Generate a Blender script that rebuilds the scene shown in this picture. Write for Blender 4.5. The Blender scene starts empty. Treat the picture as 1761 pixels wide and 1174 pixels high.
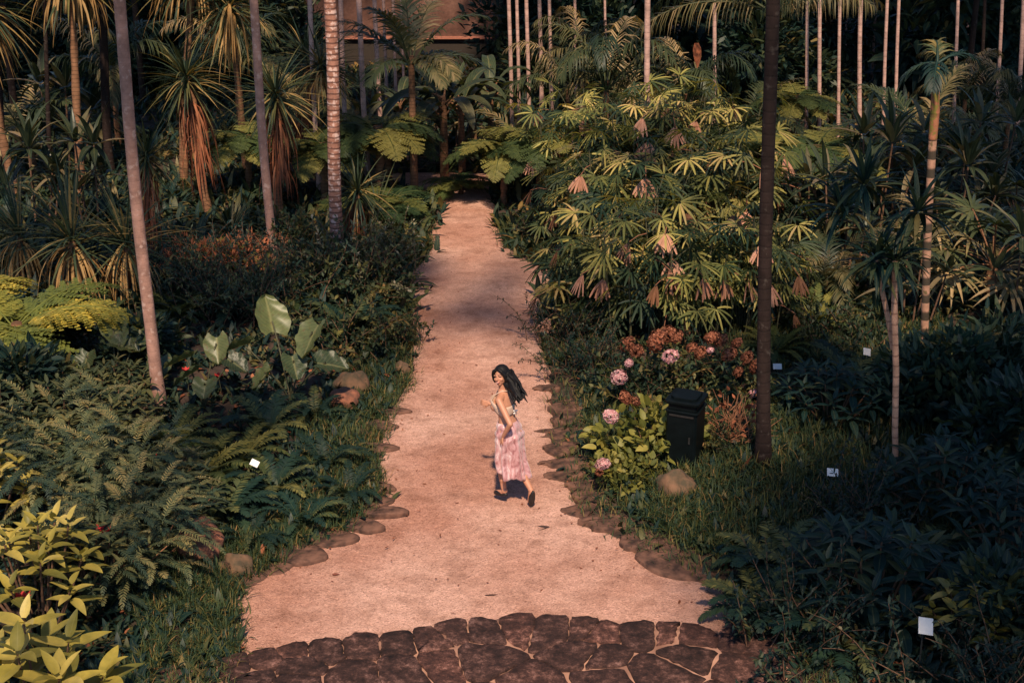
import bpy, math, random
import numpy as np
from mathutils import Vector, Matrix

random.seed(7)
rng = np.random.default_rng(7)
R = math.radians
PI = math.pi
scene = bpy.context.scene
COL = scene.collection

# ------------------------------------------------------------------ camera
W0, H0, F0 = 1761.0, 1174.0, 2450.0
CAM_H, PITCH = 7.3, R(20.0)
cd = bpy.data.cameras.new('camera')
cam = bpy.data.objects.new('camera', cd)
COL.objects.link(cam)
cam.location = (0, 0, CAM_H)
cam.rotation_euler = (R(90) - PITCH, 0, 0)
cd.sensor_width = 36.0
cd.lens = 36.0 * F0 / W0
cd.clip_end = 500
scene.camera = cam
CP, SP = math.cos(PITCH), math.sin(PITCH)


def ray(px, py):
    x = (px - W0 / 2) / F0
    y = -(py - H0 / 2) / F0
    return Vector((x, CP + y * SP, -SP + y * CP))


def P(px, py, z=0.0):
    d = ray(px, py)
    t = (z - CAM_H) / d.z
    return Vector((0, 0, CAM_H)) + d * t


def PY(px, py, Y):
    d = ray(px, py)
    t = Y / d.y
    return Vector((0, 0, CAM_H)) + d * t


def pxm(Y, z=0.0):
    return F0 / (Y * CP + (CAM_H - z) * SP)


# ------------------------------------------------------------------ object helpers
def tag(o, label=None, cat=None, group=None, kind=None):
    if label:
        o['label'] = label
    if cat:
        o['category'] = cat
    if group:
        o['group'] = group
    if kind:
        o['kind'] = kind
    return o


def empty(name, loc=(0, 0, 0), rz=0.0, s=1.0):
    o = bpy.data.objects.new(name, None)
    o.empty_display_size = 0.1
    COL.objects.link(o)
    o.location = loc
    o.rotation_euler = (0, 0, rz)
    o.scale = (s, s, s)
    return o


def link(name, mesh, parent=None, loc=None, rot=None, s=None):
    o = bpy.data.objects.new(name, mesh)
    COL.objects.link(o)
    if parent:
        o.parent = parent
    if loc is not None:
        o.location = loc
    if rot is not None:
        o.rotation_euler = rot
    if s is not None:
        o.scale = (s, s, s) if isinstance(s, (int, float)) else s
    return o


def norm(a):
    return a / np.maximum(np.linalg.norm(a, axis=-1, keepdims=True), 1e-9)


class MB:
    """collects vertices and faces with uv, builds one mesh"""

    def __init__(self):
        self.v, self.f, self.u, self.n = [], [], [], 0
        self.tn, self.tone = [], None

    def add(self, v, f, uv, tone=None):
        v = np.asarray(v, np.float32).reshape(-1, 3)
        f = np.asarray(f, np.int32)
        self.v.append(v)
        self.u.append(np.asarray(uv, np.float32).reshape(-1, 2))
        self.f.append(f + self.n)
        self.tn.append(np.broadcast_to(np.asarray(.5 if tone is None else tone, np.float32), (len(v),)))
        self.n += len(v)

    def merge(self, other, M=None):
        v = np.concatenate(other.v)
        if M is not None:
            A = np.array(M)
            v = v @ A[:3, :3].T + A[:3, 3]
        self.v.append(v.astype(np.float32))
        self.u.append(np.concatenate(other.u))
        self.tn.append(np.concatenate(other.tn))
        for f in other.f:
            self.f.append(f + self.n)
        self.n += len(v)

    def mesh(self, name, mat, smooth=True):
        me = bpy.data.meshes.new(name)
        v = np.concatenate(self.v)
        u = np.concatenate(self.u)
        me.vertices.add(len(v))
        me.vertices.foreach_set('co', v.ravel())
        li = np.concatenate([f.ravel() for f in self.f])
        ln = np.concatenate([np.full(len(f), f.shape[1], np.int32) for f in self.f])
        st = np.concatenate([[0], np.cumsum(ln)[:-1]]).astype(np.int32)
        me.loops.add(len(li))
        me.loops.foreach_set('vertex_index', li.astype(np.int32))
        me.polygons.add(len(ln))
        me.polygons.foreach_set('loop_start', st)
        me.polygons.foreach_set('loop_total', ln)
        me.polygons.foreach_set('use_smooth', np.full(len(ln), smooth))
        uv = me.uv_layers.new(name='UVMap')
        uv.data.foreach_set('uv', u[li].ravel())
        at = me.attributes.new('tone', 'FLOAT', 'POINT')
        at.data.foreach_set('value', np.concatenate(self.tn).astype(np.float32))
        me.update(calc_edges=True)
        me.validate()
        me.materials.append(mat)
        return me

    # ---- ribbons: n bending blades at once
    def ribbons(self, base, T, S, L, Wd, droop=0.5, segs=4, prof=None, fold=0.25, cross=2, rise=0.0):
        base = np.asarray(base, float).reshape(-1, 3)
        n = len(base)
        T = norm(np.broadcast_to(np.asarray(T, float), (n, 3)).copy())
        S = np.broadcast_to(np.asarray(S, float), (n, 3)).copy()
        S = norm(S - T * (S * T).sum(1, keepdims=True))
        L = np.broadcast_to(np.asarray(L, float), (n,))
        Wd = np.broadcast_to(np.asarray(Wd, float), (n,))
        droop = np.broadcast_to(np.asarray(droop, float), (n,))
        k = cross + 1
        V = np.zeros((n, segs + 1, k, 3))
        U = np.zeros((n, segs + 1, k, 2))
        pos = base.copy()
        g = np.array([0, 0, -1.0])
        for i in range(segs + 1):
            u = i / segs
            w = (Wd * max(prof(u), 0.015) * 0.5)[:, None]
            N = np.cross(S, T)
            sgn = np.where(N[:, 2:3] < 0, -1.0, 1.0)
            N = N * sgn
            V[:, i, 0] = pos - S * w
            V[:, i, k - 1] = pos + S * w
            if cross == 2:
                V[:, i, 1] = pos - N * w * fold
            U[:, i, :, 1] = u
            U[:, i, :, 0] = np.linspace(0, 1, k)[None, :]
            pos = pos + T * (L / segs)[:, None]
            T = norm(T + g * (droop / segs)[:, None])
            S = norm(S - T * (S * T).sum(1, keepdims=True))
        idx = np.arange(n * (segs + 1) * k).reshape(n, segs + 1, k)
        q = np.stack([idx[:, :-1, :-1], idx[:, :-1, 1:], idx[:, 1:, 1:], idx[:, 1:, :-1]], -1).reshape(-1, 4)
        if self.tone is None:
            tn = rng.random(n)
        else:
            tn = np.clip(self.tone + rng.normal(0, .08, n), 0, 1)
        self.add(V, q, U, np.repeat(tn, (segs + 1) * k))

    # ---- tube along a path
    def tube(self, pts, rad, sides=8, cap=True, vscale=1.0, squash=None):
        pts = np.asarray(pts, float)
        m = len(pts)
        rad = np.broadcast_to(np.asarray(rad, float), (m,))
        t = norm(np.gradient(pts, axis=0))
        ref = np.array([0, 1.0, 0.13]) if abs(t[0][2]) > 0.7 else np.array([0, 0, 1.0])
        a = norm(np.cross(t, ref))
        b = np.cross(a, t)
        th = np.linspace(0, 2 * PI, sides, endpoint=False)
        c, s = np.cos(th), np.sin(th)
        V = pts[:, None] + rad[:, None, None] * (a[:, None] * c[None, :, None] + b[:, None] * s[None, :, None])
        d = np.concatenate([[0], np.cumsum(np.linalg.norm(np.diff(pts, axis=0), axis=1))]) * vscale
        U = np.stack(np.broadcast_arrays((th / (2 * PI))[None], d[:, None]), -1)
        idx = np.arange(m * sides).reshape(m, sides)
        nx = np.roll(idx, -1, 1)
        q = np.stack([idx[:-1], nx[:-1], nx[1:], idx[1:]], -1).reshape(-1, 4)
        self.add(V, q, U)
        if cap:
            for e, r_ in ((0, pts[0]), (m - 1, pts[-1])):
                ring = V[e]
                vv = np.concatenate([ring, r_[None]])
                i = np.arange(sides)
                f = np.stack([i, (i + 1) % sides, np.full(sides, sides)], -1)
                if e == 0:
                    f = f[:, ::-1]
                self.add(vv, f, np.zeros((sides + 1, 2)) + [0.5, d[e]])

    def ellipsoid(self, c, r, seg=16, rings=10, M=None):
        th = np.linspace(0, 2 * PI, seg, endpoint=False)
        ph = np.linspace(0.02, PI - 0.02, rings)
        V = np.stack([np.sin(ph)[:, None] * np.cos(th)[None], np.sin(ph)[:, None] * np.sin(th)[None],
                      np.broadcast_to(np.cos(ph)[:, None], (rings, seg))], -1) * np.asarray(r)
        if M is not None:
            V = V @ np.array(M)[:3, :3].T
        V = V + np.asarray(c)
        idx = np.arange(rings * seg).reshape(rings, seg)
        nx = np.roll(idx, -1, 1)
        q = np.stack([idx[:-1], idx[1:], nx[1:], nx[:-1]], -1).reshape(-1, 4)
        self.add(V, q, np.zeros((rings * seg, 2)))
        for e, fl in ((0, False), (rings - 1, True)):
            ring = V[e]
            vv = np.concatenate([ring, ring.mean(0)[None]])
            i = np.arange(seg)
            f = np.stack([i, (i + 1) % seg, np.full(seg, seg)], -1)
            if fl:
                f = f[:, ::-1]
            self.add(vv, f, np.zeros((seg + 1, 2)))

    def loft(self, rings, close=True, cap=True, uv=None):
        V = np.asarray(rings, float)
        m, s = V.shape[:2]
        idx = np.arange(m * s).reshape(m, s)
        nx = np.roll(idx, -1, 1)
        q = np.stack([idx[:-1], nx[:-1], nx[1:], idx[1:]], -1).reshape(-1, 4)
        U = np.stack(np.broadcast_arrays(np.linspace(0, 1, s)[None], np.linspace(0, 1, m)[:, None]), -1)
        self.add(V, q, U)
        if cap:
            for e in (0, m - 1):
                ring = V[e]
                vv = np.concatenate([ring, ring.mean(0)[None]])
                i = np.arange(s)
                f = np.stack([i, (i + 1) % s, np.full(s, s)], -1)
                if e == 0:
                    f = f[:, ::-1]
                self.add(vv, f, np.zeros((s + 1, 2)))

    def box(self, c, d, M=None):
        c = np.asarray(c, float)
        h = np.asarray(d, float) / 2
        sg = np.array([[-1, -1, -1], [1, -1, -1], [1, 1, -1], [-1, 1, -1], [-1, -1, 1], [1, -1, 1], [1, 1, 1], [-1, 1, 1]])
        V = sg * h
        if M is not None:
            V = V @ np.array(M)[:3, :3].T
        V = V + c
        f = np.array([[0, 3, 2, 1], [4, 5, 6, 7], [0, 1, 5, 4], [1, 2, 6, 5], [2, 3, 7, 6], [3, 0, 4, 7]])
        self.add(V, f, sg[:, :2] * 0.5 + 0.5)


# width profiles
def strap(u): return (0.75 + 0.25 * math.sin(PI * min(u * 1.6, 1))) * (1 - u ** 4)
def lance(u): return (math.sin(PI * (0.08 + 0.92 * u) ** 0.75)) if u < 1 else 0
def ovate(u): return math.sin(PI * (0.04 + 0.96 * u) ** 0.62) ** 0.8 if u < 1 else 0
def blunt(u): return [0.35, 0.85, 1.0, 0.85, 0.45][int(round(u * 4))]
def leafl(u): return (0.5 + 0.5 * min(u * 3, 1)) * (1 - u ** 2.2)
def paddle(u): return (math.sin(PI * (0.03 + 0.97 * u) ** 0.9)) ** 0.55 if u < 1 else 0
def heart(u): return [0.55, 0.95, 1.0, 0.9, 0.72, 0.42, 0.03][min(int(round(u * 6)), 6)]


def dirs(az, el):
    az, el = np.asarray(az, float), np.asarray(el, float)
    T = np.stack([np.cos(az) * np.cos(el), np.sin(az) * np.cos(el), np.sin(el)], -1)
    S = np.stack([-np.sin(az), np.cos(az), np.zeros_like(az)], -1)
    return T, S


# ------------------------------------------------------------------ materials
def newmat(name):
    m = bpy.data.materials.new(name)
    m.use_nodes = True
    nt = m.node_tree
    for n in list(nt.nodes):
        if n.type != 'OUTPUT_MATERIAL':
            nt.nodes.remove(n)
    out = next(n for n in nt.nodes if n.type == 'OUTPUT_MATERIAL')
    return m, nt, out


def N(nt, t, **kw):
    n = nt.nodes.new(t)
    for k, v in kw.items():
        if k.startswith('i_'):
            key = k[2:]
            key = int(key) if key.isdigit() else key.replace('_', ' ')
            n.inputs[key].default_value = v
        else:
            setattr(n, k, v)
    return n


def ramp(nt, stops, interp='LINEAR'):
    r = nt.nodes.new('ShaderNodeValToRGB')
    r.color_ramp.interpolation = interp
    el = r.color_ramp.elements
    while len(el) < len(stops):
        el.new(0.5)
    for e, (p, c) in zip(el, stops):
        e.position = p
        e.color = (*c, 1) if len(c) == 3 else c
    return r


def mixc(nt, a, b, f, mode='MIX'):
    n = nt.nodes.new('ShaderNodeMix')
    n.data_type = 'RGBA'
    n.blend_type = mode
    for sock, val in ((n.inputs[0], f), (n.inputs[6], a), (n.inputs[7], b)):
        if hasattr(val, 'is_output'):
            nt.links.new(val, sock)
        elif isinstance(val, (int, float)):
            sock.default_value = val
        else:
            sock.default_value = (*val, 1)
    return n.outputs[2]


def leaf_mat(name, stops, rough=0.45, trans=0.3, rib=0.25, tcol=(1.25, 1.15, 0.5), spec=0.28, veins=0.0):
    rough += .08
    m, nt, out = newmat(name)
    geo = N(nt, 'ShaderNodeAttribute', attribute_name='tone')
    r = ramp(nt, stops)
    nt.links.new(geo.outputs['Fac'], r.inputs[0])
    oi = N(nt, 'ShaderNodeObjectInfo')
    hsv = N(nt, 'ShaderNodeHueSaturation')
    mr = N(nt, 'ShaderNodeMapRange', i_3=0.75, i_4=1.25)
    nt.links.new(oi.outputs['Random'], mr.inputs[0])
    nt.links.new(mr.outputs[0], hsv.inputs['Value'])
    nt.links.new(r.outputs[0], hsv.inputs['Color'])
    col = hsv.outputs[0]
    tc = N(nt, 'ShaderNodeTexCoord')
    ns = N(nt, 'ShaderNodeTexNoise', i_Scale=9.0, i_Detail=3.0)
    nt.links.new(tc.outputs['Object'], ns.inputs['Vector'])
    nr = ramp(nt, [(0.3, (0.7, 0.72, 0.7)), (0.7, (1.25, 1.2, 1.1))])
    nt.links.new(ns.outputs['Fac'], nr.inputs[0])
    col = mixc(nt, col, nr.outputs[0], 0.8, 'MULTIPLY')
    if rib:
        uv = N(nt, 'ShaderNodeUVMap')
        sp = N(nt, 'ShaderNodeSeparateXYZ')
        nt.links.new(uv.outputs[0], sp.inputs[0])
        s1 = N(nt, 'ShaderNodeMath', operation='SUBTRACT', i_1=0.5)
        nt.links.new(sp.outputs[0], s1.inputs[0])
        ab = N(nt, 'ShaderNodeMath', operation='ABSOLUTE')
        nt.links.new(s1.outputs[0], ab.inputs[0])
        rr = ramp(nt, [(0.0, (1, 1, 1)), (0.06, (0, 0, 0))])
        nt.links.new(ab.outputs[0], rr.inputs[0])
        f = N(nt, 'ShaderNodeMath', operation='MULTIPLY', i_1=rib)
        nt.links.new(rr.outputs[0], f.inputs[0])
        col = mixc(nt, col, (0.3, 0.28, 0.12), f.outputs[0])
        if veins:
            a1 = N(nt, 'ShaderNodeMath', operation='MULTIPLY', i_1=-6.0)
            nt.links.new(ab.outputs[0], a1.inputs[0])
            a2 = N(nt, 'ShaderNodeMath', operation='MULTIPLY_ADD', i_1=9.0)
            nt.links.new(sp.outputs[1], a2.inputs[0]); nt.links.new(a1.outputs[0], a2.inputs[2])
            a3 = N(nt, 'ShaderNodeMath', operation='FRACT')
            nt.links.new(a2.outputs[0], a3.inputs[0])
            vr = ramp(nt, [(0, (1, 1, 1)), (.10, (0, 0, 0)), (.92, (0, 0, 0)), (1, (1, 1, 1))])
            nt.links.new(a3.outputs[0], vr.inputs[0])
            vf = N(nt, 'ShaderNodeMath', operation='MULTIPLY', i_1=veins)
            nt.links.new(vr.outputs[0], vf.inputs[0])
            col = mixc(nt, col, (0.26, 0.26, 0.12), vf.outputs[0])
            wn = N(nt, 'ShaderNodeTexNoise', i_Scale=22.0, i_Detail=4.0)
            nt.links.new(tc.outputs['Object'], wn.inputs['Vector'])
            wr = ramp(nt, [(.60, (0, 0, 0)), (.70, (.8, .8, .8))])
            nt.links.new(wn.outputs['Fac'], wr.inputs[0])
            col = mixc(nt, col, (0.14, 0.085, 0.035), wr.outputs[0])
    bs = N(nt, 'ShaderNodeBsdfPrincipled', i_Roughness=rough)
    bs.inputs['Specular IOR Level'].default_value = spec
    nt.links.new(col, bs.inputs['Base Color'])
    tr = N(nt, 'ShaderNodeBsdfTranslucent')
    tcl = mixc(nt, col, tcol, 1.0, 'MULTIPLY')
    nt.links.new(tcl, tr.inputs[0])
    mx = N(nt, 'ShaderNodeMixShader', i_0=trans)
    nt.links.new(bs.outputs[0], mx.inputs[1])
    nt.links.new(tr.outputs[0], mx.inputs[2])
    nt.links.new(mx.outputs[0], out.inputs[0])
    return m


def plain_mat(name, c, rough=0.6, metal=0.0, var=0.25, scale=30, bump=0.0, c2=None, spec=0.5):
    m, nt, out = newmat(name)
    tc = N(nt, 'ShaderNodeTexCoord')
    ns = N(nt, 'ShaderNodeTexNoise', i_Scale=scale, i_Detail=5.0)
    nt.links.new(tc.outputs['Object'], ns.inputs['Vector'])
    c2 = c2 or tuple(x * (1 - var) for x in c)
    r = ramp(nt, [(0.35, c2), (0.65, c)])
    nt.links.new(ns.outputs['Fac'], r.inputs[0])
    bs = N(nt, 'ShaderNodeBsdfPrincipled', i_Roughness=rough, i_Metallic=metal)
    bs.inputs['Specular IOR Level'].default_value = spec
    nt.links.new(r.outputs[0], bs.inputs['Base Color'])
    if bump:
        b = N(nt, 'ShaderNodeBump', i_Strength=bump, i_Distance=0.02)
        nt.links.new(ns.outputs['Fac'], b.inputs['Height'])
        nt.links.new(b.outputs[0], bs.inputs['Normal'])
    nt.links.new(bs.outputs[0], out.inputs[0])
    return m


def trunk_mat(name, c, dark, freq=9.0, ring=0.5, patch=None, pf=0.5, duty=0.16):
    """palm bark: rings along the stem (uv.y is metres), blotches of lichen"""
    m, nt, out = newmat(name)
    uv = N(nt, 'ShaderNodeUVMap')
    sp = N(nt, 'ShaderNodeSeparateXYZ')
    nt.links.new(uv.outputs[0], sp.inputs[0])
    tc = N(nt, 'ShaderNodeTexCoord')
    ns = N(nt, 'ShaderNodeTexNoise', i_Scale=6.0, i_Detail=6.0, i_Roughness=0.65)
    nt.links.new(tc.outputs['Object'], ns.inputs['Vector'])
    a = N(nt, 'ShaderNodeMath', operation='MULTIPLY_ADD', i_1=0.06)
    nt.links.new(ns.outputs['Fac'], a.inputs[0])
    nt.links.new(sp.outputs[1], a.inputs[2])
    b = N(nt, 'ShaderNodeMath', operation='MULTIPLY', i_1=freq)
    nt.links.new(a.outputs[0], b.inputs[0])
    fr = N(nt, 'ShaderNodeMath', operation='FRACT')
    nt.links.new(b.outputs[0], fr.inputs[0])
    rr = ramp(nt, [(0.0, (1, 1, 1)), (duty * .75, (1, 1, 1)), (duty, (0, 0, 0)), (0.95, (0, 0, 0)), (1.0, (1, 1, 1))])
    nt.links.new(fr.outputs[0], rr.inputs[0])
    nr = ramp(nt, [(0.3, tuple(x * 0.55 for x in c)), (0.55, c), (0.75, tuple(min(1, x * 1.3) for x in c))])
    nt.links.new(ns.outputs['Fac'], nr.inputs[0])
    col = nr.outputs[0]
    if patch:
        n2 = N(nt, 'ShaderNodeTexNoise', i_Scale=11.0, i_Detail=4.0)
        nt.links.new(tc.outputs['Object'], n2.inputs['Vector'])
        pr = ramp(nt, [(pf, (0, 0, 0)), (pf + 0.08, (1, 1, 1))])
        nt.links.new(n2.outputs['Fac'], pr.inputs[0])
        col = mixc(nt, col, patch, pr.outputs[0])
    fm = N(nt, 'ShaderNodeMath', operation='MULTIPLY', i_1=ring)
    nt.links.new(rr.outputs[0], fm.inputs[0])
    col = mixc(nt, col, dark, fm.outputs[0])
    bs = N(nt, 'ShaderNodeBsdfPrincipled', i_Roughness=0.85)
    bs.inputs['Specular IOR Level'].default_value = .15
    nt.links.new(col, bs.inputs['Base Color'])
    bp = N(nt, 'ShaderNodeBump', i_Strength=0.3, i_Distance=0.015)
    nt.links.new(rr.outputs[0], bp.inputs['Height'])
    b2 = N(nt, 'ShaderNodeBump', i_Strength=0.4, i_Distance=0.02)
    nt.links.new(ns.outputs['Fac'], b2.inputs['Height'])
    nt.links.new(bp.outputs[0], b2.inputs['Normal'])
    nt.links.new(b2.outputs[0], bs.inputs['Normal'])
    nt.links.new(bs.outputs[0], out.inputs[0])
    return m


G = {}
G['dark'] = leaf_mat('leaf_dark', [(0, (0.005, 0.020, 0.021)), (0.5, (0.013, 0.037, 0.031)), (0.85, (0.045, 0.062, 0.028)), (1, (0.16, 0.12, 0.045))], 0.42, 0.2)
G['mid'] = leaf_mat('leaf_mid', [(0, (0.009, 0.030, 0.025)), (0.5, (0.032, 0.055, 0.028)), (0.82, (0.13, 0.12, 0.04)), (1, (0.30, 0.17, 0.06))], 0.45, 0.28)
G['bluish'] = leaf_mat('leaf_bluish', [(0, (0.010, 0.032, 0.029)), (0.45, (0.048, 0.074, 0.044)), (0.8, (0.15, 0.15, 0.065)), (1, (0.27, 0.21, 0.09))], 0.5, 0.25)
G['rhapis'] = leaf_mat('leaf_lady_palm', [(0, (0.010, 0.030, 0.022)), (0.4, (0.035, 0.058, 0.026)), (0.65, (0.14, 0.15, 0.045)), (0.85, (0.38, 0.33, 0.095)), (1, (0.52, 0.37, 0.16))], 0.45, 0.3, 0.1)
G['dead'] = leaf_mat('leaf_dead', [(0, (0.20, 0.09, 0.045)), (0.5, (0.36, 0.16, 0.10)), (1, (0.55, 0.30, 0.22))], 0.7, 0.25, 0.0, (1.1, 0.9, 0.7))
G['straw'] = leaf_mat('leaf_straw', [(0, (0.25, 0.14, 0.05)), (0.6, (0.42, 0.25, 0.10)), (1, (0.5, 0.33, 0.15))], 0.65, 0.3, 0.0, (1.1, 0.9, 0.6))
G['rust'] = leaf_mat('leaf_rust', [(0, (0.16, 0.05, 0.025)), (0.6, (0.30, 0.10, 0.05)), (1, (0.42, 0.17, 0.09))], 0.75, 0.15, 0.0, (1.1, 0.8, 0.6))
G['olive'] = leaf_mat('leaf_olive', [(0, (0.015, 0.036, 0.026)), (0.5, (0.06, 0.08, 0.038)), (0.85, (0.17, 0.16, 0.065)), (1, (0.34, 0.25, 0.10))], 0.5, 0.25, .3)
G['spike'] = leaf_mat('leaf_spiky', [(0, (0.012, 0.030, 0.025)), (0.5, (0.04, 0.06, 0.032)), (0.8, (0.13, 0.12, 0.045)), (1, (0.34, 0.22, 0.09))], 0.4, 0.2, 0.15)
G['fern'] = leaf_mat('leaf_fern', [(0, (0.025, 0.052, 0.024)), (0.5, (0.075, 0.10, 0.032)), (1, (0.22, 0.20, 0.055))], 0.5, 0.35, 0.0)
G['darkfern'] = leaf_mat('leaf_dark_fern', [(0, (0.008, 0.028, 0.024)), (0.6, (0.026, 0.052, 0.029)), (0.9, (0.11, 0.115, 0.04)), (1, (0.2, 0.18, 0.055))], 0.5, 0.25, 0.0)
G['goldfern'] = leaf_mat('leaf_gold_fern', [(0, (0.07, 0.10, 0.028)), (0.6, (0.15, 0.165, 0.035)), (0.9, (0.24, 0.22, 0.045)), (1, (0.42, 0.33, 0.06))], 0.5, 0.35, 0.0)
G['yellow'] = leaf_mat('leaf_yellow', [(0, (0.12, 0.12, 0.03)), (0.5, (0.33, 0.27, 0.055)), (1, (0.56, 0.44, 0.15))], 0.4, 0.3, 0.3)
G['lime'] = leaf_mat('leaf_lime', [(0, (0.07, 0.095, 0.028)), (0.6, (0.20, 0.20, 0.045)), (1, (0.38, 0.31, 0.08))], 0.42, 0.3, 0.3)
G['frond'] = leaf_mat('leaf_palm_frond', [(0, (0.018, 0.036, 0.024)), (0.5, (0.06, 0.075, 0.034)), (0.8, (0.18, 0.15, 0.07)), (1, (0.38, 0.27, 0.15))], 0.38, 0.25, 0.15)
G['grass'] = leaf_mat('leaf_grass', [(0, (0.016, 0.042, 0.028)), (0.6, (0.045, 0.075, 0.03)), (0.92, (0.14, 0.13, 0.04)), (1, (0.32, 0.18, 0.08))], 0.55, 0.3, 0.0)
G['banana'] = leaf_mat('leaf_banana', [(0, (0.02, 0.04, 0.026)), (0.5, (0.06, 0.075, 0.038)), (0.8, (0.22, 0.18, 0.11)), (1, (0.36, 0.28, 0.19))], 0.35, 0.3, 0.5, veins=.3)
G['red'] = leaf_mat('petal_red', [(0, (0.45, 0.03, 0.03)), (1, (0.7, 0.06, 0.06))], 0.6, 0.2, 0.0, (1, .8, .8))
G['pink'] = leaf_mat('petal_pink', [(0, (0.6, 0.25, 0.28)), (0.5, (0.8, 0.42, 0.45)), (1, (0.85, 0.65, 0.63))], 0.6, 0.25, 0.0, (1, .9, .9))
G['rustpetal'] = leaf_mat('petal_rust', [(0, (0.10, 0.035, 0.022)), (0.6, (0.26, 0.085, 0.045)), (1, (0.42, 0.17, 0.10))], 0.7, 0.2, 0.0, (1.1, .8, .6))
M_STEM = plain_mat('stem_brown', (0.16, 0.08, 0.045), 0.8, var=0.5)
M_CANE = plain_mat('stem_cane', (0.09, 0.085, 0.04), 0.7, var=0.5)
M_TWIG = plain_mat('twig_red', (0.32, 0.14, 0.07), 0.8, var=0.4)
T_PALE = trunk_mat('bark_pale', (0.37, 0.205, 0.16), (0.2, 0.12, 0.10), 14, 0.25, (.46, .30, .25), .57, duty=.1)
T_SLIM = trunk_mat('bark_slim', (0.50, 0.31, 0.26), (0.17, 0.10, 0.085), 7, 0.25, duty=.12)
T_RING = trunk_mat('bark_ringed', (0.36, 0.17, 0.12), (0.10, 0.045, 0.035), 11, 0.8, (0.62, 0.42, 0.36), 0.52, 0.3)
T_DARK = trunk_mat('bark_shaded', (0.026, 0.016, 0.014), (0.014, 0.010, 0.009), 8, 0.3, (.055, .042, .036), .6)  # near-black: the trunks' shade is put into the bark colour
T_BAND = trunk_mat('bark_banded', (0.40, 0.22, 0.15), (0.04, 0.035, 0.026), 4.0, 0.95, (0.14, 0.10, 0.05), 0.6, 0.55)
T_THIN = trunk_mat('bark_thin', (0.50, 0.28, 0.19), (0.18, 0.085, 0.06), 8, 0.6)
T_FIBRE = trunk_mat('bark_fibre', (0.22, 0.11, 0.06), (0.06, 0.035, 0.02), 14, 0.7)

# ------------------------------------------------------------------ path outline and ground
LEFT_PX = [(660, 300), (775, 352), (748, 385), (742, 430), (712, 470), (704, 500), (712, 540), (716, 600), (708, 660), (672, 715), (655, 760), (650, 800),
           (662, 850), (625, 900), (540, 945), (470, 978), (412, 1005), (405, 1040), (425, 1130), (380, 1200)]
RIGHT_PX = [(840, 300), (846, 352), (850, 385), (870, 430), (948, 470), (940, 500), (925, 545), (930, 600), (945, 660), (950, 715), (945, 760), (962, 800),
            (985, 850), (1005, 900), (1075, 930), (1120, 965), (1190, 995), (1262, 1015), (1262, 1100), (1300, 1200)]
LP = np.array([P(*p)[:2] for p in LEFT_PX])
RP = np.array([P(*p)[:2] for p in RIGHT_PX])
poly = np.concatenate([LP, RP[::-1]])


def inside(x, y, pg=poly):
    x, y = np.asarray(x, float), np.asarray(y, float)
    r = np.zeros(x.shape, bool)
    n = len(pg)
    for i in range(n):
        x1, y1 = pg[i]
        x2, y2 = pg[(i + 1) % n]
        c = ((y1 > y) != (y2 > y)) & (x < (x2 - x1) * (y - y1) / (y2 - y1 + 1e-12) + x1)
        r ^= c
    return r


def edist(x, y, pg=poly):
    x, y = np.asarray(x, float), np.asarray(y, float)
    d = np.full(x.shape, 1e9)
    n = len(pg)
    for i in range(n):
        a, b = pg[i], pg[(i + 1) % n]
        ab = b - a
        t = np.clip(((x - a[0]) * ab[0] + (y - a[1]) * ab[1]) / (ab @ ab + 1e-9), 0, 1)
        d = np.minimum(d, np.hypot(x - a[0] - t * ab[0], y - a[1] - t * ab[1]))
    return d


def gz(x, y):
    x, y = np.asarray(x, float), np.asarray(y, float)
    d = edist(x, y)
    ins = inside(x, y)
    h = 0.16 * (1 - np.exp(-d / 0.9)) + 0.06 * np.sin(x * 1.3 + 1) * np.sin(y * 1.1) * np.minimum(d, 1)
    pave = (y < 12.05) & (np.abs(x) < 3.2)
    return np.where(ins | pave, -0.03, h - 0.03 * np.exp(-d / 0.15))


def ground(px, py):
    p = P(px, py)
    z = float(gz(p.x, p.y))
    p = P(px, py, z)
    return Vector((p.x, p.y, float(gz(p.x, p.y))))


# soil sheet
ys = np.concatenate([np.arange(4, 34, 0.22), np.arange(34, 80, 1.0), np.array([85, 100, 130, 180, 260])])
xs = np.concatenate([np.array([-160, -100, -60, -40, -28, -20]), np.arange(-14, 14.01, 0.22), np.array([20, 28, 40, 60, 100, 160])])
X, Y = np.meshgrid(xs, ys)
Z = gz(X, Y)
mb = MB()
idx = np.arange(X.size).reshape(X.shape)
q = np.stack([idx[:-1, :-1], idx[:-1, 1:], idx[1:, 1:], idx[1:, :-1]], -1).reshape(-1, 4)
mb.add(np.stack([X, Y, Z], -1), q, np.stack([X, Y], -1))
m_soil = plain_mat('soil', (0.06, 0.034, 0.024), 0.95, var=0.65, scale=5, bump=0.8)
tag(link('ground', mb.mesh('ground', m_soil)), 'dark soil of the planted beds under the garden', 'ground', kind='structure')


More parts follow.
